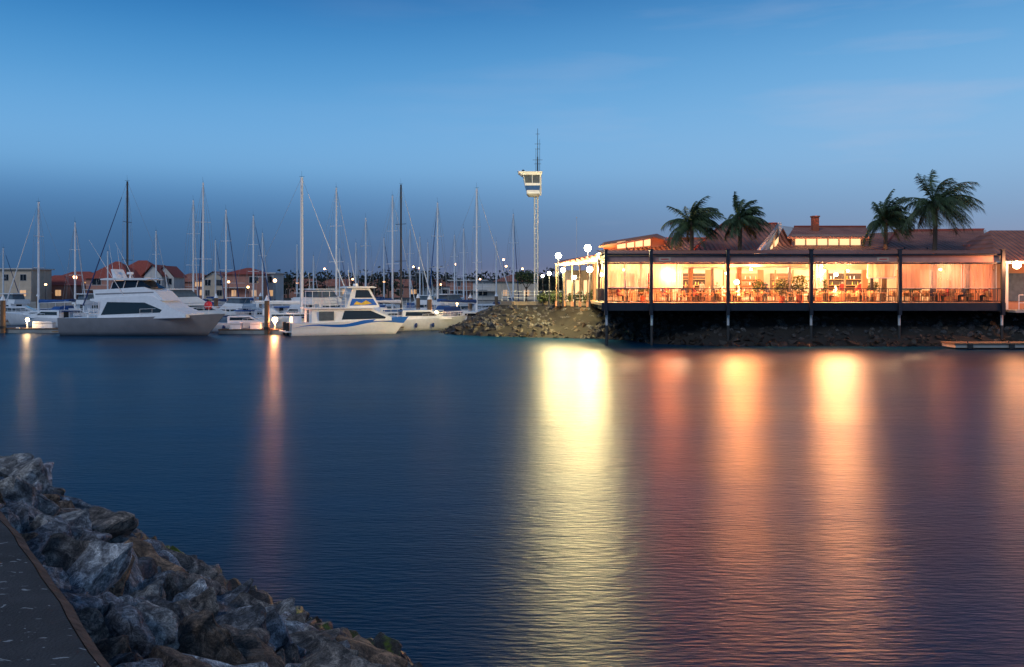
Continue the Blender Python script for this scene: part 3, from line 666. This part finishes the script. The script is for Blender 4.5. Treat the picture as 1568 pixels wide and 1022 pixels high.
# ---------------------------------------------------------------- boats
def hull(m,L_,B,fb,mat='hull_white',stripe=None,rake=1.0,zk=-.5,deck='white',bowrise=.35,tr=.85,n=14,y0=0):
    rings=[]
    for j in range(n+1):
        u=j/n; bb=B/2*(tr+(1-tr)*min(1,u/.35)) if u<.4 else B/2*max(.02,(1-((u-.4)/.6)**2.3))
        zs=fb*(1+bowrise*u*u-.0*u); zz=[zs,zs-.14*fb,.25*fb,-.02,zk*(1-u**4)]; wf=[1,.99,.93,.8*(1-.4*u*u),0.0]
        r=[]
        for z_,w_ in zip(zz,wf): r.append((L_*u*.93+ (rake*(u**3)*max(0,z_)/fb),y0-bb*w_,z_))
        r2=[(x_,2*y0-y_,z_) for x_,y_,z_ in r[:-1]][::-1]; rings.append(r+r2)
    mm=[mat if not stripe else stripe,mat,mat,'navy','navy',mat,mat,mat if not stripe else stripe]
    m.loft(rings,mat,True,mm)
    m.add(rings[0],[tuple(range(len(rings[0])))],mat)
    dk=[[ (r[0][0],r[0][1],r[0][2]-.02),(r[-1][0],r[-1][1],r[-1][2]-.02)] for r in rings]; m.loft(dk,deck,False)
    return rings
def rail(m,rings,i0,h=.7,r=.02,mt='alu'):
    for side in(0,-1):
        p=[Vector(rg[side])*1 for rg in rings[i0:]]; p=[Vector((q.x,q.y*.95,q.z+h)) for q in p]; m.tube(p,r,mt,5)
        p2=[q-Vector((0,0,h*.5)) for q in p]; m.tube(p2,r*.6,mt,4)
        for q in p: m.cyl(q,q-Vector((0,0,h)),r*.8,r*.8,mt,5,cap=False)
def sailboat(px,ytop,D,dark=False,hd=0,cover='blue_cover',sc=1,stripe=None,thick=1):
    m=MB(); mh=PZ(ytop,D)-1.2; L_=max(7,min(13,mh*.78)); B=L_*.3; fb=1.0+L_*.02
    rg=hull(m,L_,B,fb,'hull_white',stripe,rake=L_*.09,tr=.65,bowrise=.25)
    mxp=L_*.56
    m.cabin([(L_*.26,fb*.9),(L_*.27,fb+.5),(L_*.6,fb+.5),(L_*.74,fb+.15),(L_*.76,fb*.9)],B*.3,.25,fb,'white')
    m.pane([(L_*.3,fb+.17),(L_*.3,fb+.38),(L_*.58,fb+.38),(L_*.62,fb+.2)],B*.3,.25,fb,'glass_dark')
    m.cabin([(L_*.22,fb+.3),(L_*.22,fb+1.0),(L_*.3,fb+1.05),(L_*.36,fb+.5)],B*.28,.2,fb,cover)
    mt='alu_dark' if dark else ('white' if thick>1 else 'alu')
    r=.13*thick*(.78 if thick>1 else 1); top=(mxp,0,mh+1.2)
    m.cyl((mxp,0,fb+.4),top,r,r*.75,mt,8)
    bz=fb+1.45; m.cyl((mxp,0,bz),(L_*.13,0,bz+.12),.06,.06,mt,6)
    rr=[]
    for i in range(9):
        u=i/8; c=Vector((mxp-.1-(mxp-.3-L_*.13)*u,0,bz+.18+.1*u)); k=.22*(1-.55*u)
        rr.append([(c.x,math.cos(a*math.pi/4)*k*.6,c.z+math.sin(a*math.pi/4)*k+.02*math.sin(i*2)) for a in range(8)])
    m.loft(rr,cover,True,close=True)
    tops=Vector(top); bow=Vector(rg[-1][0]); bow.y=0; st=Vector((0,0,fb))
    wr=.013
    m.cyl(tops,bow,wr,wr,'steel_wire',4,cap=False); m.cyl(tops,st,wr,wr,'steel_wire',4,cap=False)
    a=bow.lerp(tops,.06); b_=bow.lerp(tops,.88); m.cyl(a,b_,.08,.03,random.choice(['white',cover,'white']),6)
    for f_ in((.42,.7) if mh>11 else (.5,)):
        zz=mh*f_+1.2; w_=B*.28*(1.2-f_*.5)
        m.cyl((mxp,-w_,zz),(mxp,w_,zz),.03,.03,mt,5)
        for sg in(-1,1): m.cyl((mxp,sg*w_,zz),(mxp,0,mh+1.1),wr,wr,'steel_wire',4,cap=False); m.cyl((mxp,sg*w_,zz),(mxp-.1,sg*B*.46,fb),wr,wr,'steel_wire',4,cap=False)
    m.cyl((mxp,0,mh+1.2),(mxp,.05,mh+1.9),.012,.008,'alu_dark',4); m.cyl((mxp-.25,0,mh+1.3),(mxp+.3,0,mh+1.3),.015,.015,'alu_dark',4)
    rail(m,rg,0,.6,.018)
    for q in range(3): m.ball((L_*(.25+.2*q),-B*.52,fb*.45),.14,random.choice(['white','navy']),1.7,8)
    x=PX(px,D); c,s_=math.cos(hd),math.sin(hd)
    m.build('sailboat',(x-mxp*c,D-mxp*s_,0),hd)
random.seed(11)
masts=[(59,310,104,0,2.9,'blue_cover'),(115,341,112,0,1.7,'navy'),(195,278,98,1,3.0,'navy'),(239,354,135,0,1.4,'white'),(296,307,118,0,1.8,'blue_cover'),(311,280,108,0,2.0,'navy'),(346,322,112,0,1.5,'navy'),(388,331,120,0,1.3,'blue_cover'),(402,357,135,0,1.6,'white'),(462,272,95,0,.2,'white'),(515,288,104,0,1.2,'blue_cover'),(560,334,122,0,1.7,'navy'),(601,300,112,0,1.1,'blue_cover'),(614,283,100,1,.9,'white'),(643,363,135,0,1.5,'navy'),(670,311,110,0,1.9,'blue_cover'),(696,360,140,0,1.5,'white'),(730,289,102,0,.6,'navy'),(786,328,125,0,1.4,'navy'),(520,381,150,0,1.2,'navy'),(5,380,140,0,1.2,'navy'),(165,385,140,0,1.3,'blue_cover'),(455,375,145,0,1.8,'navy'),(545,372,142,0,1.6,'white'),(588,365,138,0,1.3,'navy'),(628,352,132,0,1.7,'blue_cover'),(655,372,145,0,1.4,'navy'),(710,350,130,0,1.5,'white'),(760,370,140,0,1.6,'navy'),(330,368,142,0,1.5,'blue_cover'),(480,392,148,0,1.5,'white')]
for px,yt,D,dk,hd,cv in masts: sailboat(px,yt,D,bool(dk),hd,cv,thick=2 if px==462 else 1,stripe=random.choice([None,'blue_cover','navy',None]))

m=MB(); rg=hull(m,15.2,4.8,1.75,'gelcoat_grey',None,rake=1.5,tr=.92,bowrise=.22,deck='white')
w0=2.05;k=.12;z0=1.7
m.cabin([(4,1.6),(4,3.25),(3.1,3.45),(3.1,3.6),(8.9,3.95),(9.6,3.85),(11.4,2.75),(12.9,2.15),(12.9,1.8)],w0,k,z0,'white')
m.pane([(4.35,2.05),(4.9,3.3),(8.7,3.25),(10.5,2.55),(10.3,2.3)],w0,k,z0,'glass_dark')
m.cabin([(3.5,3.62),(3.3,4.45),(8.4,4.75),(9.7,4.35),(10.6,3.4),(8.9,3.9)],w0-.3,.15,3.6,'white')
m.cabin([(4.9,4.56),(5.2,5.35),(8.0,5.4),(9.2,4.62)],1.35,.2,4.5,'glass_dark')
for q in(4.95,6.2,7.5): 
    for sg in(-1,1): m.cyl((q,sg*1.37,4.5),(q+.2,sg*1.22,5.42),.035,.035,'white',6)
m.cabin([(4.0,5.42),(4.0,5.55),(4.6,5.62),(8.3,5.62),(8.9,5.5),(8.7,5.42)],1.55,.0,5.4,'white')
m.cyl((6.2,0,5.6),(6.2,0,6.0),.12,.08,'white'); m.cyl((6.2,0,6.0),(6.2,0,6.22),.32,.3,'white',14)
m.cabin([(5.0,5.6),(4.7,6.5),(4.95,6.5),(5.4,5.6)],1.0,.1,5.6,'white')
m.cyl((4.8,-.7,6.45),(4.4,-.7,9.0),.02,.01,'white',5); m.cyl((4.8,.6,6.45),(4.5,.6,8.6),.02,.01,'white',5)
for sg in(-1,1): m.cyl((6.5,sg*1.7,3.9),(3.3,sg*2.3,9.3),.035,.012,'alu',5)
m.cyl((4.1,-2,3.4),(4.1,-2,1.6),.04,.04,'white'); m.cyl((4.1,2,3.4),(4.1,2,1.6),.04,.04,'white')
rail(m,rg,8,.75,.022); 
m.box(.4,3.6,-1.9,1.9,1.35,1.45,'teak')
m.tube([(.3,-2.1,1.7),(.3,-2.1,2.5),(3.2,-2.15,2.5),(3.2,-2.15,1.7)],.03,'alu'); m.tube([(.3,2.1,1.7),(.3,2.1,2.5),(3.2,2.15,2.5)],.03,'alu')
m.cyl((1.8,0,1.4),(1.8,0,2.2),.08,.08,'alu'); m.box(1.5,2.1,-.3,.3,2.2,2.3,'white'); m.box(1.45,1.55,-.3,.3,2.3,2.9,'white')
m.tube([(3.3,-1.3,1.5),(3.1,-1.3,3.7)],.025,'alu'); m.tube([(3.3,-.9,1.5),(3.1,-.9,3.7)],.025,'alu')
for z in(1.9,2.3,2.7,3.1): m.cyl((3.25,-1.3,z),(3.25,-.9,z),.02,.02,'alu',5)
m.box(-.7,.05,-2,2,.35,.45,'teak')
m.cabin([(3.6,4.0),(3.6,4.12),(9.5,4.3),(9.5,4.2)],w0-.27,.15,3.6,'gelcoat_grey')
D=82.5; m.build('sport_fishing_boat',(PX(107,D+1),D+1.2,0),math.radians(-6),scale=.95)
m=MB(); 
for sg in(-1,1): hull(m,11.6,1.6,1.25,'ferry_hull',None,rake=1.0,tr=.9,bowrise=.45,y0=sg*1.35)
hull(m,11.4,4.4,1.25,'ferry_hull',None,rake=.9,tr=.97,bowrise=.45,zk=.5)
w0=1.95;k=.1;z0=1.3
m.cabin([(2.0,1.25),(2.0,2.65),(8.1,2.65),(10.2,1.75),(10.2,1.4)],w0,k,z0,'white')
m.pane([(5.0,1.55),(5.3,2.45),(8.0,2.45),(9.6,1.75),(9.5,1.6)],w0,k,z0,'glass_dark')
m.add([(8.25,-1.6,2.6),(8.25,1.6,2.6),(9.7,1.6,2.0),(9.7,-1.6,2.0)],[(0,1,2,3)],'glass_dark')
m.box(1.6,8.4,-2.05,2.05,2.652,2.75,'white')
m.box(2.7,4.2,-2.02,-1.98,1.5,2.4,'glass_grey')
m.cabin([(5.6,2.75),(6.2,4.75),(8.0,4.75),(9.0,2.9),(9.0,2.75)],1.6,.08,2.75,'white')
m.pane([(6.45,3.75),(6.6,4.55),(7.85,4.55),(8.3,3.75)],1.6,.08,2.75,'glass_dark')
m.pane([(5.9,2.95),(6.15,3.65),(8.35,3.65),(8.75,3.0)],1.6,.08,2.75,'blue_paint')
m.pane([(6.3,3.05),(6.6,3.4),(7.1,3.2),(7.6,3.5),(8.2,3.15),(7.4,3.02)],1.6,.08,2.75,'yellow_paint',.025)
m.add([(8.03,-1.35,4.6),(8.03,1.35,4.6),(8.53,1.35,3.7),(8.53,-1.35,3.7)],[(0,1,2,3)],'glass_dark')
m.cabin([(5.6,4.76),(5.6,4.86),(6,4.92),(8.3,4.92),(8.7,4.8),(8.5,4.76)],1.75,0,4.7,'white')
m.box(2.0,5.6,-1.8,1.8,4.4,4.46,'white')
for q in(2.1,3.8,5.4):
    for sg in(-1,1): m.cyl((q,sg*1.75,2.75),(q,sg*1.75,4.4),.03,.03,'alu',6)
for h in(.35,.7,1.0):
    m.tube([(5.5,-1.95,2.75+h),(1.7,-1.95,2.75+h),(1.7,1.95,2.75+h),(5.5,1.95,2.75+h)],.02,'alu')
for q in range(8): m.cyl((1.7+q*.54,-1.95,2.75),(1.7+q*.54,-1.95,3.75),.02,.02,'alu',5)
for q in(-1.3,0,1.3): 
    m.cyl((1.7,q,2.75),(1.7,q,3.75),.02,.02,'alu',5)
m.tube([(.2,-2,1.25),(.2,-2,2.2),(2,-2,2.2)],.025,'alu'); m.tube([(.2,-2,2.2),(.2,2,2.2),(2,2,2.2)],.025,'alu')
m.box(.3,1.2,-.8,.8,1.25,1.9,'white'); m.box(-.6,0,-1.8,1.8,.35,.45,'white')
m.box(1.93,1.99,-.4,.4,1.3,2.5,'glass_dark')
for q in(-.9,.9): m.cyl((-.2,q,.0),(-.2,q,1.3),.14,.18,'black')
m.cyl((6.3,0,4.9),(6.1,0,6.6),.04,.02,'white'); m.cyl((6.9,0,4.95),(6.9,0,5.2),.28,.26,'white',12); m.cyl((6.5,.8,4.9),(6.3,.8,7.4),.015,.008,'white',5)
m.tube([(9.2,-1.6,1.8),(9.4,-1.5,2.5),(11.6,-.5,2.6),(12.1,0,2.6),(11.6,.5,2.6)],.025,'alu')
for q in(9.6,10.4,11.2): m.cyl((q,-1.9+ (q-9)*.55,1.5),(q,-1.6+(q-9)*.45,2.55),.02,.02,'alu',5)
D=83; m.build('tour_catamaran',(PX(441,D),D,0),math.radians(24),scale=.93)

def cruiser(px,D,L_,hd,fly=True,stripe=None,name='motor_cruiser'):
    m=MB(); B=L_*.32; fb=.1*L_+.25; rg=hull(m,L_,B,fb,'hull_white',stripe,rake=L_*.1,tr=.9,bowrise=.3); s_=L_/12
    w0=B*.4;z0=fb
    m.cabin([(3*s_,fb*.9),(3*s_,fb+1.25*s_),(7*s_,fb+1.3*s_),(8.6*s_,fb+.45*s_),(10*s_,fb+.2*s_),(10*s_,fb)],w0,.12,z0,'white')
    m.pane([(3.4*s_,fb+.5*s_),(3.5*s_,fb+1.05*s_),(6.9*s_,fb+1.05*s_),(7.9*s_,fb+.5*s_)],w0,.12,z0,'glass_dark')
    m.add([(7.08*s_,-w0*.75,fb+1.29*s_),(7.08*s_,w0*.75,fb+1.29*s_),(8.3*s_,w0*.75,fb+.64*s_),(8.3*s_,-w0*.75,fb+.64*s_)],[(0,1,2,3)],'glass_dark')
    m.box(2.93*s_,2.98*s_,-w0*.3,w0*.3,fb,fb+1.1*s_,'glass_dark')
    if fly:
        z=fb+1.25*s_; m.cabin([(2.2*s_,z),(2.1*s_,z+.65*s_),(6*s_,z+.75*s_),(7*s_,z+.1*s_)],w0*.92,.15,z,'white')
        m.cabin([(3*s_,z+.7*s_),(3.2*s_,z+1.5*s_),(5.4*s_,z+1.5*s_),(6.1*s_,z+.75*s_)],w0*.75,.12,z,'glass_grey')
        m.cabin([(2.6*s_,z+1.52*s_),(2.6*s_,z+1.64*s_),(5.8*s_,z+1.64*s_),(5.9*s_,z+1.54*s_)],w0*.85,0,z,'white')
        m.cyl((3*s_,0,z+1.6*s_),(2.8*s_,0,z+3.4*s_),.03,.015,'white',5)
    else:
        m.cyl((3.4*s_,0,fb+1.25*s_),(3.2*s_,0,fb+3*s_),.03,.015,'white',5)
        m.cabin([(.8*s_,fb+1.1*s_),(.9*s_,fb+1.3*s_),(3.1*s_,fb+1.3*s_),(3.1*s_,fb+1.1*s_)],w0*.9,0,fb,random.choice(['navy','blue_cover']))
        for sg in(-1,1): m.cyl((1*s_,sg*w0*.8,fb),(1*s_,sg*w0*.8,fb+1.15*s_),.02,.02,'alu',5)
    rail(m,rg,7,.6*s_,.02)
    for q in range(3): m.ball((L_*(.2+.2*q),-B*.52,fb*.5),.15,'navy',1.7,8)
    m.build(name,(PX(px,D)-L_*.5*math.cos(hd),D-L_*.5*math.sin(hd),0),hd)
cruiser(300,98,12,.5,True); cruiser(505,98,12,1.0,True,'navy'); cruiser(80,100,8,2.8,False); cruiser(30,110,9,.3,False,'blue_cover')
cruiser(375,90,6.5,.2,False,name='runabout'); cruiser(645,93,9,.35,False); cruiser(590,120,9,1.3,False); cruiser(700,112,10,.8,True,'navy')
cruiser(430,112,9,1.9,False); cruiser(150,118,10,1.2,True); cruiser(745,125,9,.4,False); cruiser(355,104,9,2.6,True); cruiser(560,105,8,.4,False); cruiser(725,100,7,.5,False,name='runabout')
cruiser(240,128,10,.3,True); cruiser(480,135,10,.2,True); cruiser(640,130,9,2.9,True); cruiser(690,135,9,.1,False)
cruiser(405,102,8,.9,False); cruiser(460,104,9,2.2,True,'blue_cover'); cruiser(615,104,8,2.0,False); cruiser(668,101,8,.8,False,'navy'); cruiser(110,108,8,.6,False); cruiser(10,120,10,2.7,True); cruiser(530,118,9,.5,True); cruiser(770,118,8,2.5,False)
m=MB(); m.ball((0,0,0),.38,'red_paint',1.1,14); m.cyl((0,0,.38),(0,0,.55),.06,.04,'black'); m.cyl((0,0,-1.35),(0,0,-.3),.02,.02,'white',5); m.build('fender_buoy',(PX(319,84.5),84.5,PZ(468,84.5)))
# ---------------------------------------------------------------- docks
def dock(x0_,x1_,y0_,y1_,name='marina_dock',piles=()):
    m=MB(); m.box(x0_,x1_,y0_,y1_,-.1,.36,'concrete'); m.box(x0_-.05,x1_+.05,y0_-.05,y1_+.05,.362,.46,'timber')
    for (a,b_) in piles:
        m.cyl((a,b_,-1),(a,b_,3.2),.24,.24,'timber',12); m.cyl((a,b_,3.2),(a,b_,3.75),.27,.02,'white',12); m.cyl((a,b_,.46),(a,b_,.7),.3,.3,'black',12)
    n=int((x1_-x0_)/2.5)
    for i in range(n): m.box(x0_+1+i*2.5,x0_+1.3+i*2.5,y0_+.05,y0_+.12,.46,.56,'alu')
    m.build(name)
dock(PX(-60,88),PX(105,88),87,88.6,piles=[(PX(15,88),86.8)])
dock(PX(340,86),PX(436,86),85,86.8,piles=[(PX(410,85),84.7)])
dock(PX(600,96),PX(700,96),94,95.5,piles=[(PX(658,94),93.7)])
dock(PX(-60,104),PX(740,104),106.5,108,piles=[(PX(a,106),106.2) for a in(160,330,480,640,720)])
dock(PX(-60,128),PX(780,128),128,129.5,piles=[(PX(a,128),127.7) for a in(60,250,400,560,760)])
dock(PX(440,92),PX(620,92),90.5,91.8)
def ped(px,py,D,P,c,r=.13,bulb='bulb_orange'):
    m=MB(); z=PZ(py,D)-.46; m.cyl((0,0,0),(0,0,z-.1),.09,.07,'white',8); m.ball((0,0,z),r,bulb); m.cyl((0,0,z+r*.8),(0,0,z+r+.06),.14,.03,'white',10)
    o=m.build('dock_light_pedestal',(PX(px,D),D,.46)); lamp(0,-r-.1,z,P,c,.12,o,'lamp_light')
ped(421,490,85.3,430,(1,.34,.11),.26,'bulb_warm'); ped(42,490,87.3,110,(1,.6,.26),.18,'bulb_warm'); ped(668,479,94.3,200,(1,.42,.18),.18,'bulb_warm'); ped(350,478,107,80,(1,.6,.35)); ped(575,462,107,80,(.8,.9,1)); ped(180,470,107,80,(1,.6,.3)); ped(500,470,107,70,(1,.6,.3)); ped(700,465,107,70,(1,.6,.3))
for px,D in((362,85.9),(392,85.9),(620,94.8),(640,94.8),(60,87.9),(75,87.9),(690,94.8)):
    m=MB(); m.cabin([(-.5,0),(-.5,.55),(-.42,.65),(.42,.65),(.5,.55),(.5,0)],.32,0,0,'white'); m.box(-.52,.52,-.34,.34,.45,.49,'gelcoat_grey'); m.build('dock_box',(PX(px,D),D,.462))

# ---------------------------------------------------------------- houses
def house(px,D,w_,d_,h,rh,wall,roof,kind='hip',fl=2,lit=.35,name='house',base=1.7):
    m=MB(); x=0; e=.5
    m.box(-w_/2,w_/2,0,d_,0,h,wall)
    if kind=='hip':
        a=[(-w_/2-e,-e,h),(w_/2+e,-e,h),(w_/2+e,d_+e,h),(-w_/2-e,d_+e,h)]; r_=min(w_,d_)/2
        t=[(-w_/2+r_*.9,d_/2,h+rh),(w_/2-r_*.9,d_/2,h+rh)]; m.add(a+t,[(0,1,5,4),(1,2,5),(2,3,4,5),(3,0,4),(3,2,1,0)],roof)
    elif kind=='gable':
        a=[(-w_/2-e,-e,h),(0,-e,h+rh),(w_/2+e,-e,h),(-w_/2-e,d_+e,h),(0,d_+e,h+rh),(w_/2+e,d_+e,h)]
        m.add(a,[(0,1,4,3),(1,2,5,4)],roof); m.add([(-w_/2,-.01,h),(w_/2,-.01,h),(0,-.01,h+rh*.93)],[(0,1,2)],wall)
    else: m.box(-w_/2-e,w_/2+e,-e,d_+e,h,h+.25,roof)
    n=max(2,int(w_/3.4))
    for f_ in range(fl):
        zb=.9+f_*h/fl
        for i in range(n):
            if random.random()<.2: continue
            ww=random.choice([.45,.6,.9]); xx=-w_/2+w_*(i+.5)/n+random.uniform(-.3,.3); mt='window_lit_dim' if random.random()<lit else 'glass_dark'
            m.box(xx-ww-.07,xx+ww+.07,-.05,-.005,zb-.02,zb+1.35,'wall_white'); m.box(xx-ww,xx+ww,-.08,-.052,zb+.05,zb+1.28,mt); m.box(xx-.02,xx+.02,-.1,-.082,zb+.05,zb+1.28,'wall_white')
    if fl>1 and w_>7.5: m.box(-w_/2,w_*.1,-1.4,-.1,h/fl-.1,h/fl+.05,'wall_white'); m.box(-w_/2,w_*.1,-1.42,-1.38,h/fl+.9,h/fl+.95,'alu')
    m.build(name,(PX(px,D),D,base))
house(22,180,6.8,8,6.4,.1,'wall_cream','wall_white','flat',2,.8)
house(75,190,9,8,3.2,2.2,'wall_pink','roof_red'); house(110,200,12,9,4.0,2.4,'wall_pink','roof_red')
house(165,182,9,9,4.6,3.6,'wall_pink','roof_red','hip'); house(205,188,10,9,5.0,3.6,'wall_pink','roof_red'); house(234,180,3.6,6,5.0,2.4,'wall_white','roof_red','gable'); house(252,182,3.8,6,4.8,2.4,'wall_white','roof_red','gable')
house(290,200,10,8,4.0,2,'wall_pink','roof_brown'); house(372,180,8,8,5.4,1.4,'wall_pink','roof_red'); house(408,184,3,8,5.6,.3,'wall_white','wall_white','flat')
house(327,190,5,8,4.4,1.8,'wall_cream','roof_brown','gable'); house(460,230,12,8,3,2,'wall_pink','roof_brown',fl=1); house(520,235,14,8,3,2,'wall_cream','roof_brown',fl=1); house(600,240,16,8,3,2,'wall_pink','roof_brown',fl=1); house(660,240,12,8,3,2,'wall_white','roof_brown',fl=1)
house(716,200,8,8,4.2,.2,'wall_pink','wall_white','flat'); house(752,195,8,8,4,.3,'wall_white','glass_grey','flat'); house(790,190,9,8,4,1.6,'wall_cream','roof_brown','hip',1,.8)
def treeline(name,items,mt='leaf_dark',leaf=.5,n=170):
    rn=random.Random(21); m=MB()
    for (x,y,z,h,r) in items:
        m.cyl((x,y,z),(x,y,z+h*.6),.25,.12,'bark',5,cap=False)
        for k in range(n):
            cl=k%6; a=cl*1.05+x; cc=Vector((x+math.cos(a)*r*.5,y+math.sin(a)*r*.4,z+h*(.50+.16*math.sin(cl*2.3+x))))
            d=Vector((rn.gauss(0,1),rn.gauss(0,1),rn.gauss(0,.8))).normalized()*(rn.random()**.35)*r*.66; p=cc+d
            u=Vector((rn.gauss(0,1),rn.gauss(0,1),rn.gauss(0,1))).normalized()*leaf; v=Vector((rn.gauss(0,1),rn.gauss(0,1),rn.gauss(0,1))).normalized()*leaf*.7
            m.add([p-u,p+v,p+u,p-v],[(0,1,2,3)],mt)
    m.build(name)
rn=random.Random(4); it=[]
px=-30
while px<900:
    D=rn.uniform(212,300); base=5 if px<420 else 6.6
    h=base+rn.uniform(-1.5,2.5)+ (1.5 if 560<px<700 else 0)
    it.append((PX(px,D),D,1.7,h,rn.uniform(2.6,4.2))); px+=rn.uniform(6,12)
treeline('distant_tree_line',it)
m=MB(); pr=[]
for i in range(60): 
    x_=-420+i*14; pr.append((x_,340,1.6+6.0+1.6*noise.noise(Vector((x_*.02,0,0)))+1.0*noise.noise(Vector((x_*.11,3,0)))))
m.loft([[(a,330,1.6) for a,_,_ in pr],pr,[(a,380,1.6) for a,_,_ in pr]],'leaf_dark',False); m.build('hills')
for px,py,c in((115,425,'o'),(421,430,'o'),(432,426,'o'),(497,412,'o'),(633,409,'o'),(642,411,'o'),(697,405,'w'),(771,398,'w'),(775,408,'w'),(560,420,'o'),(350,432,'w'),(70,436,'o'),(675,436,'o'),(735,428,'o'),(380,440,'o'),(455,434,'o'),(540,428,'o'),(588,432,'w'),(715,440,'w'),(800,412,'w')):
    D=170 if px<430 else 205
    street_lamp(px,D,PZ(py,D),160 if px in(115,421,633,771,497,380) else 0,(1,.55,.28),'bulb_small' if c=='o' else 'bulb_orange',r=.22 if px not in(115,421) else .34,base=1.7)
print('objects',len(bpy.data.objects))
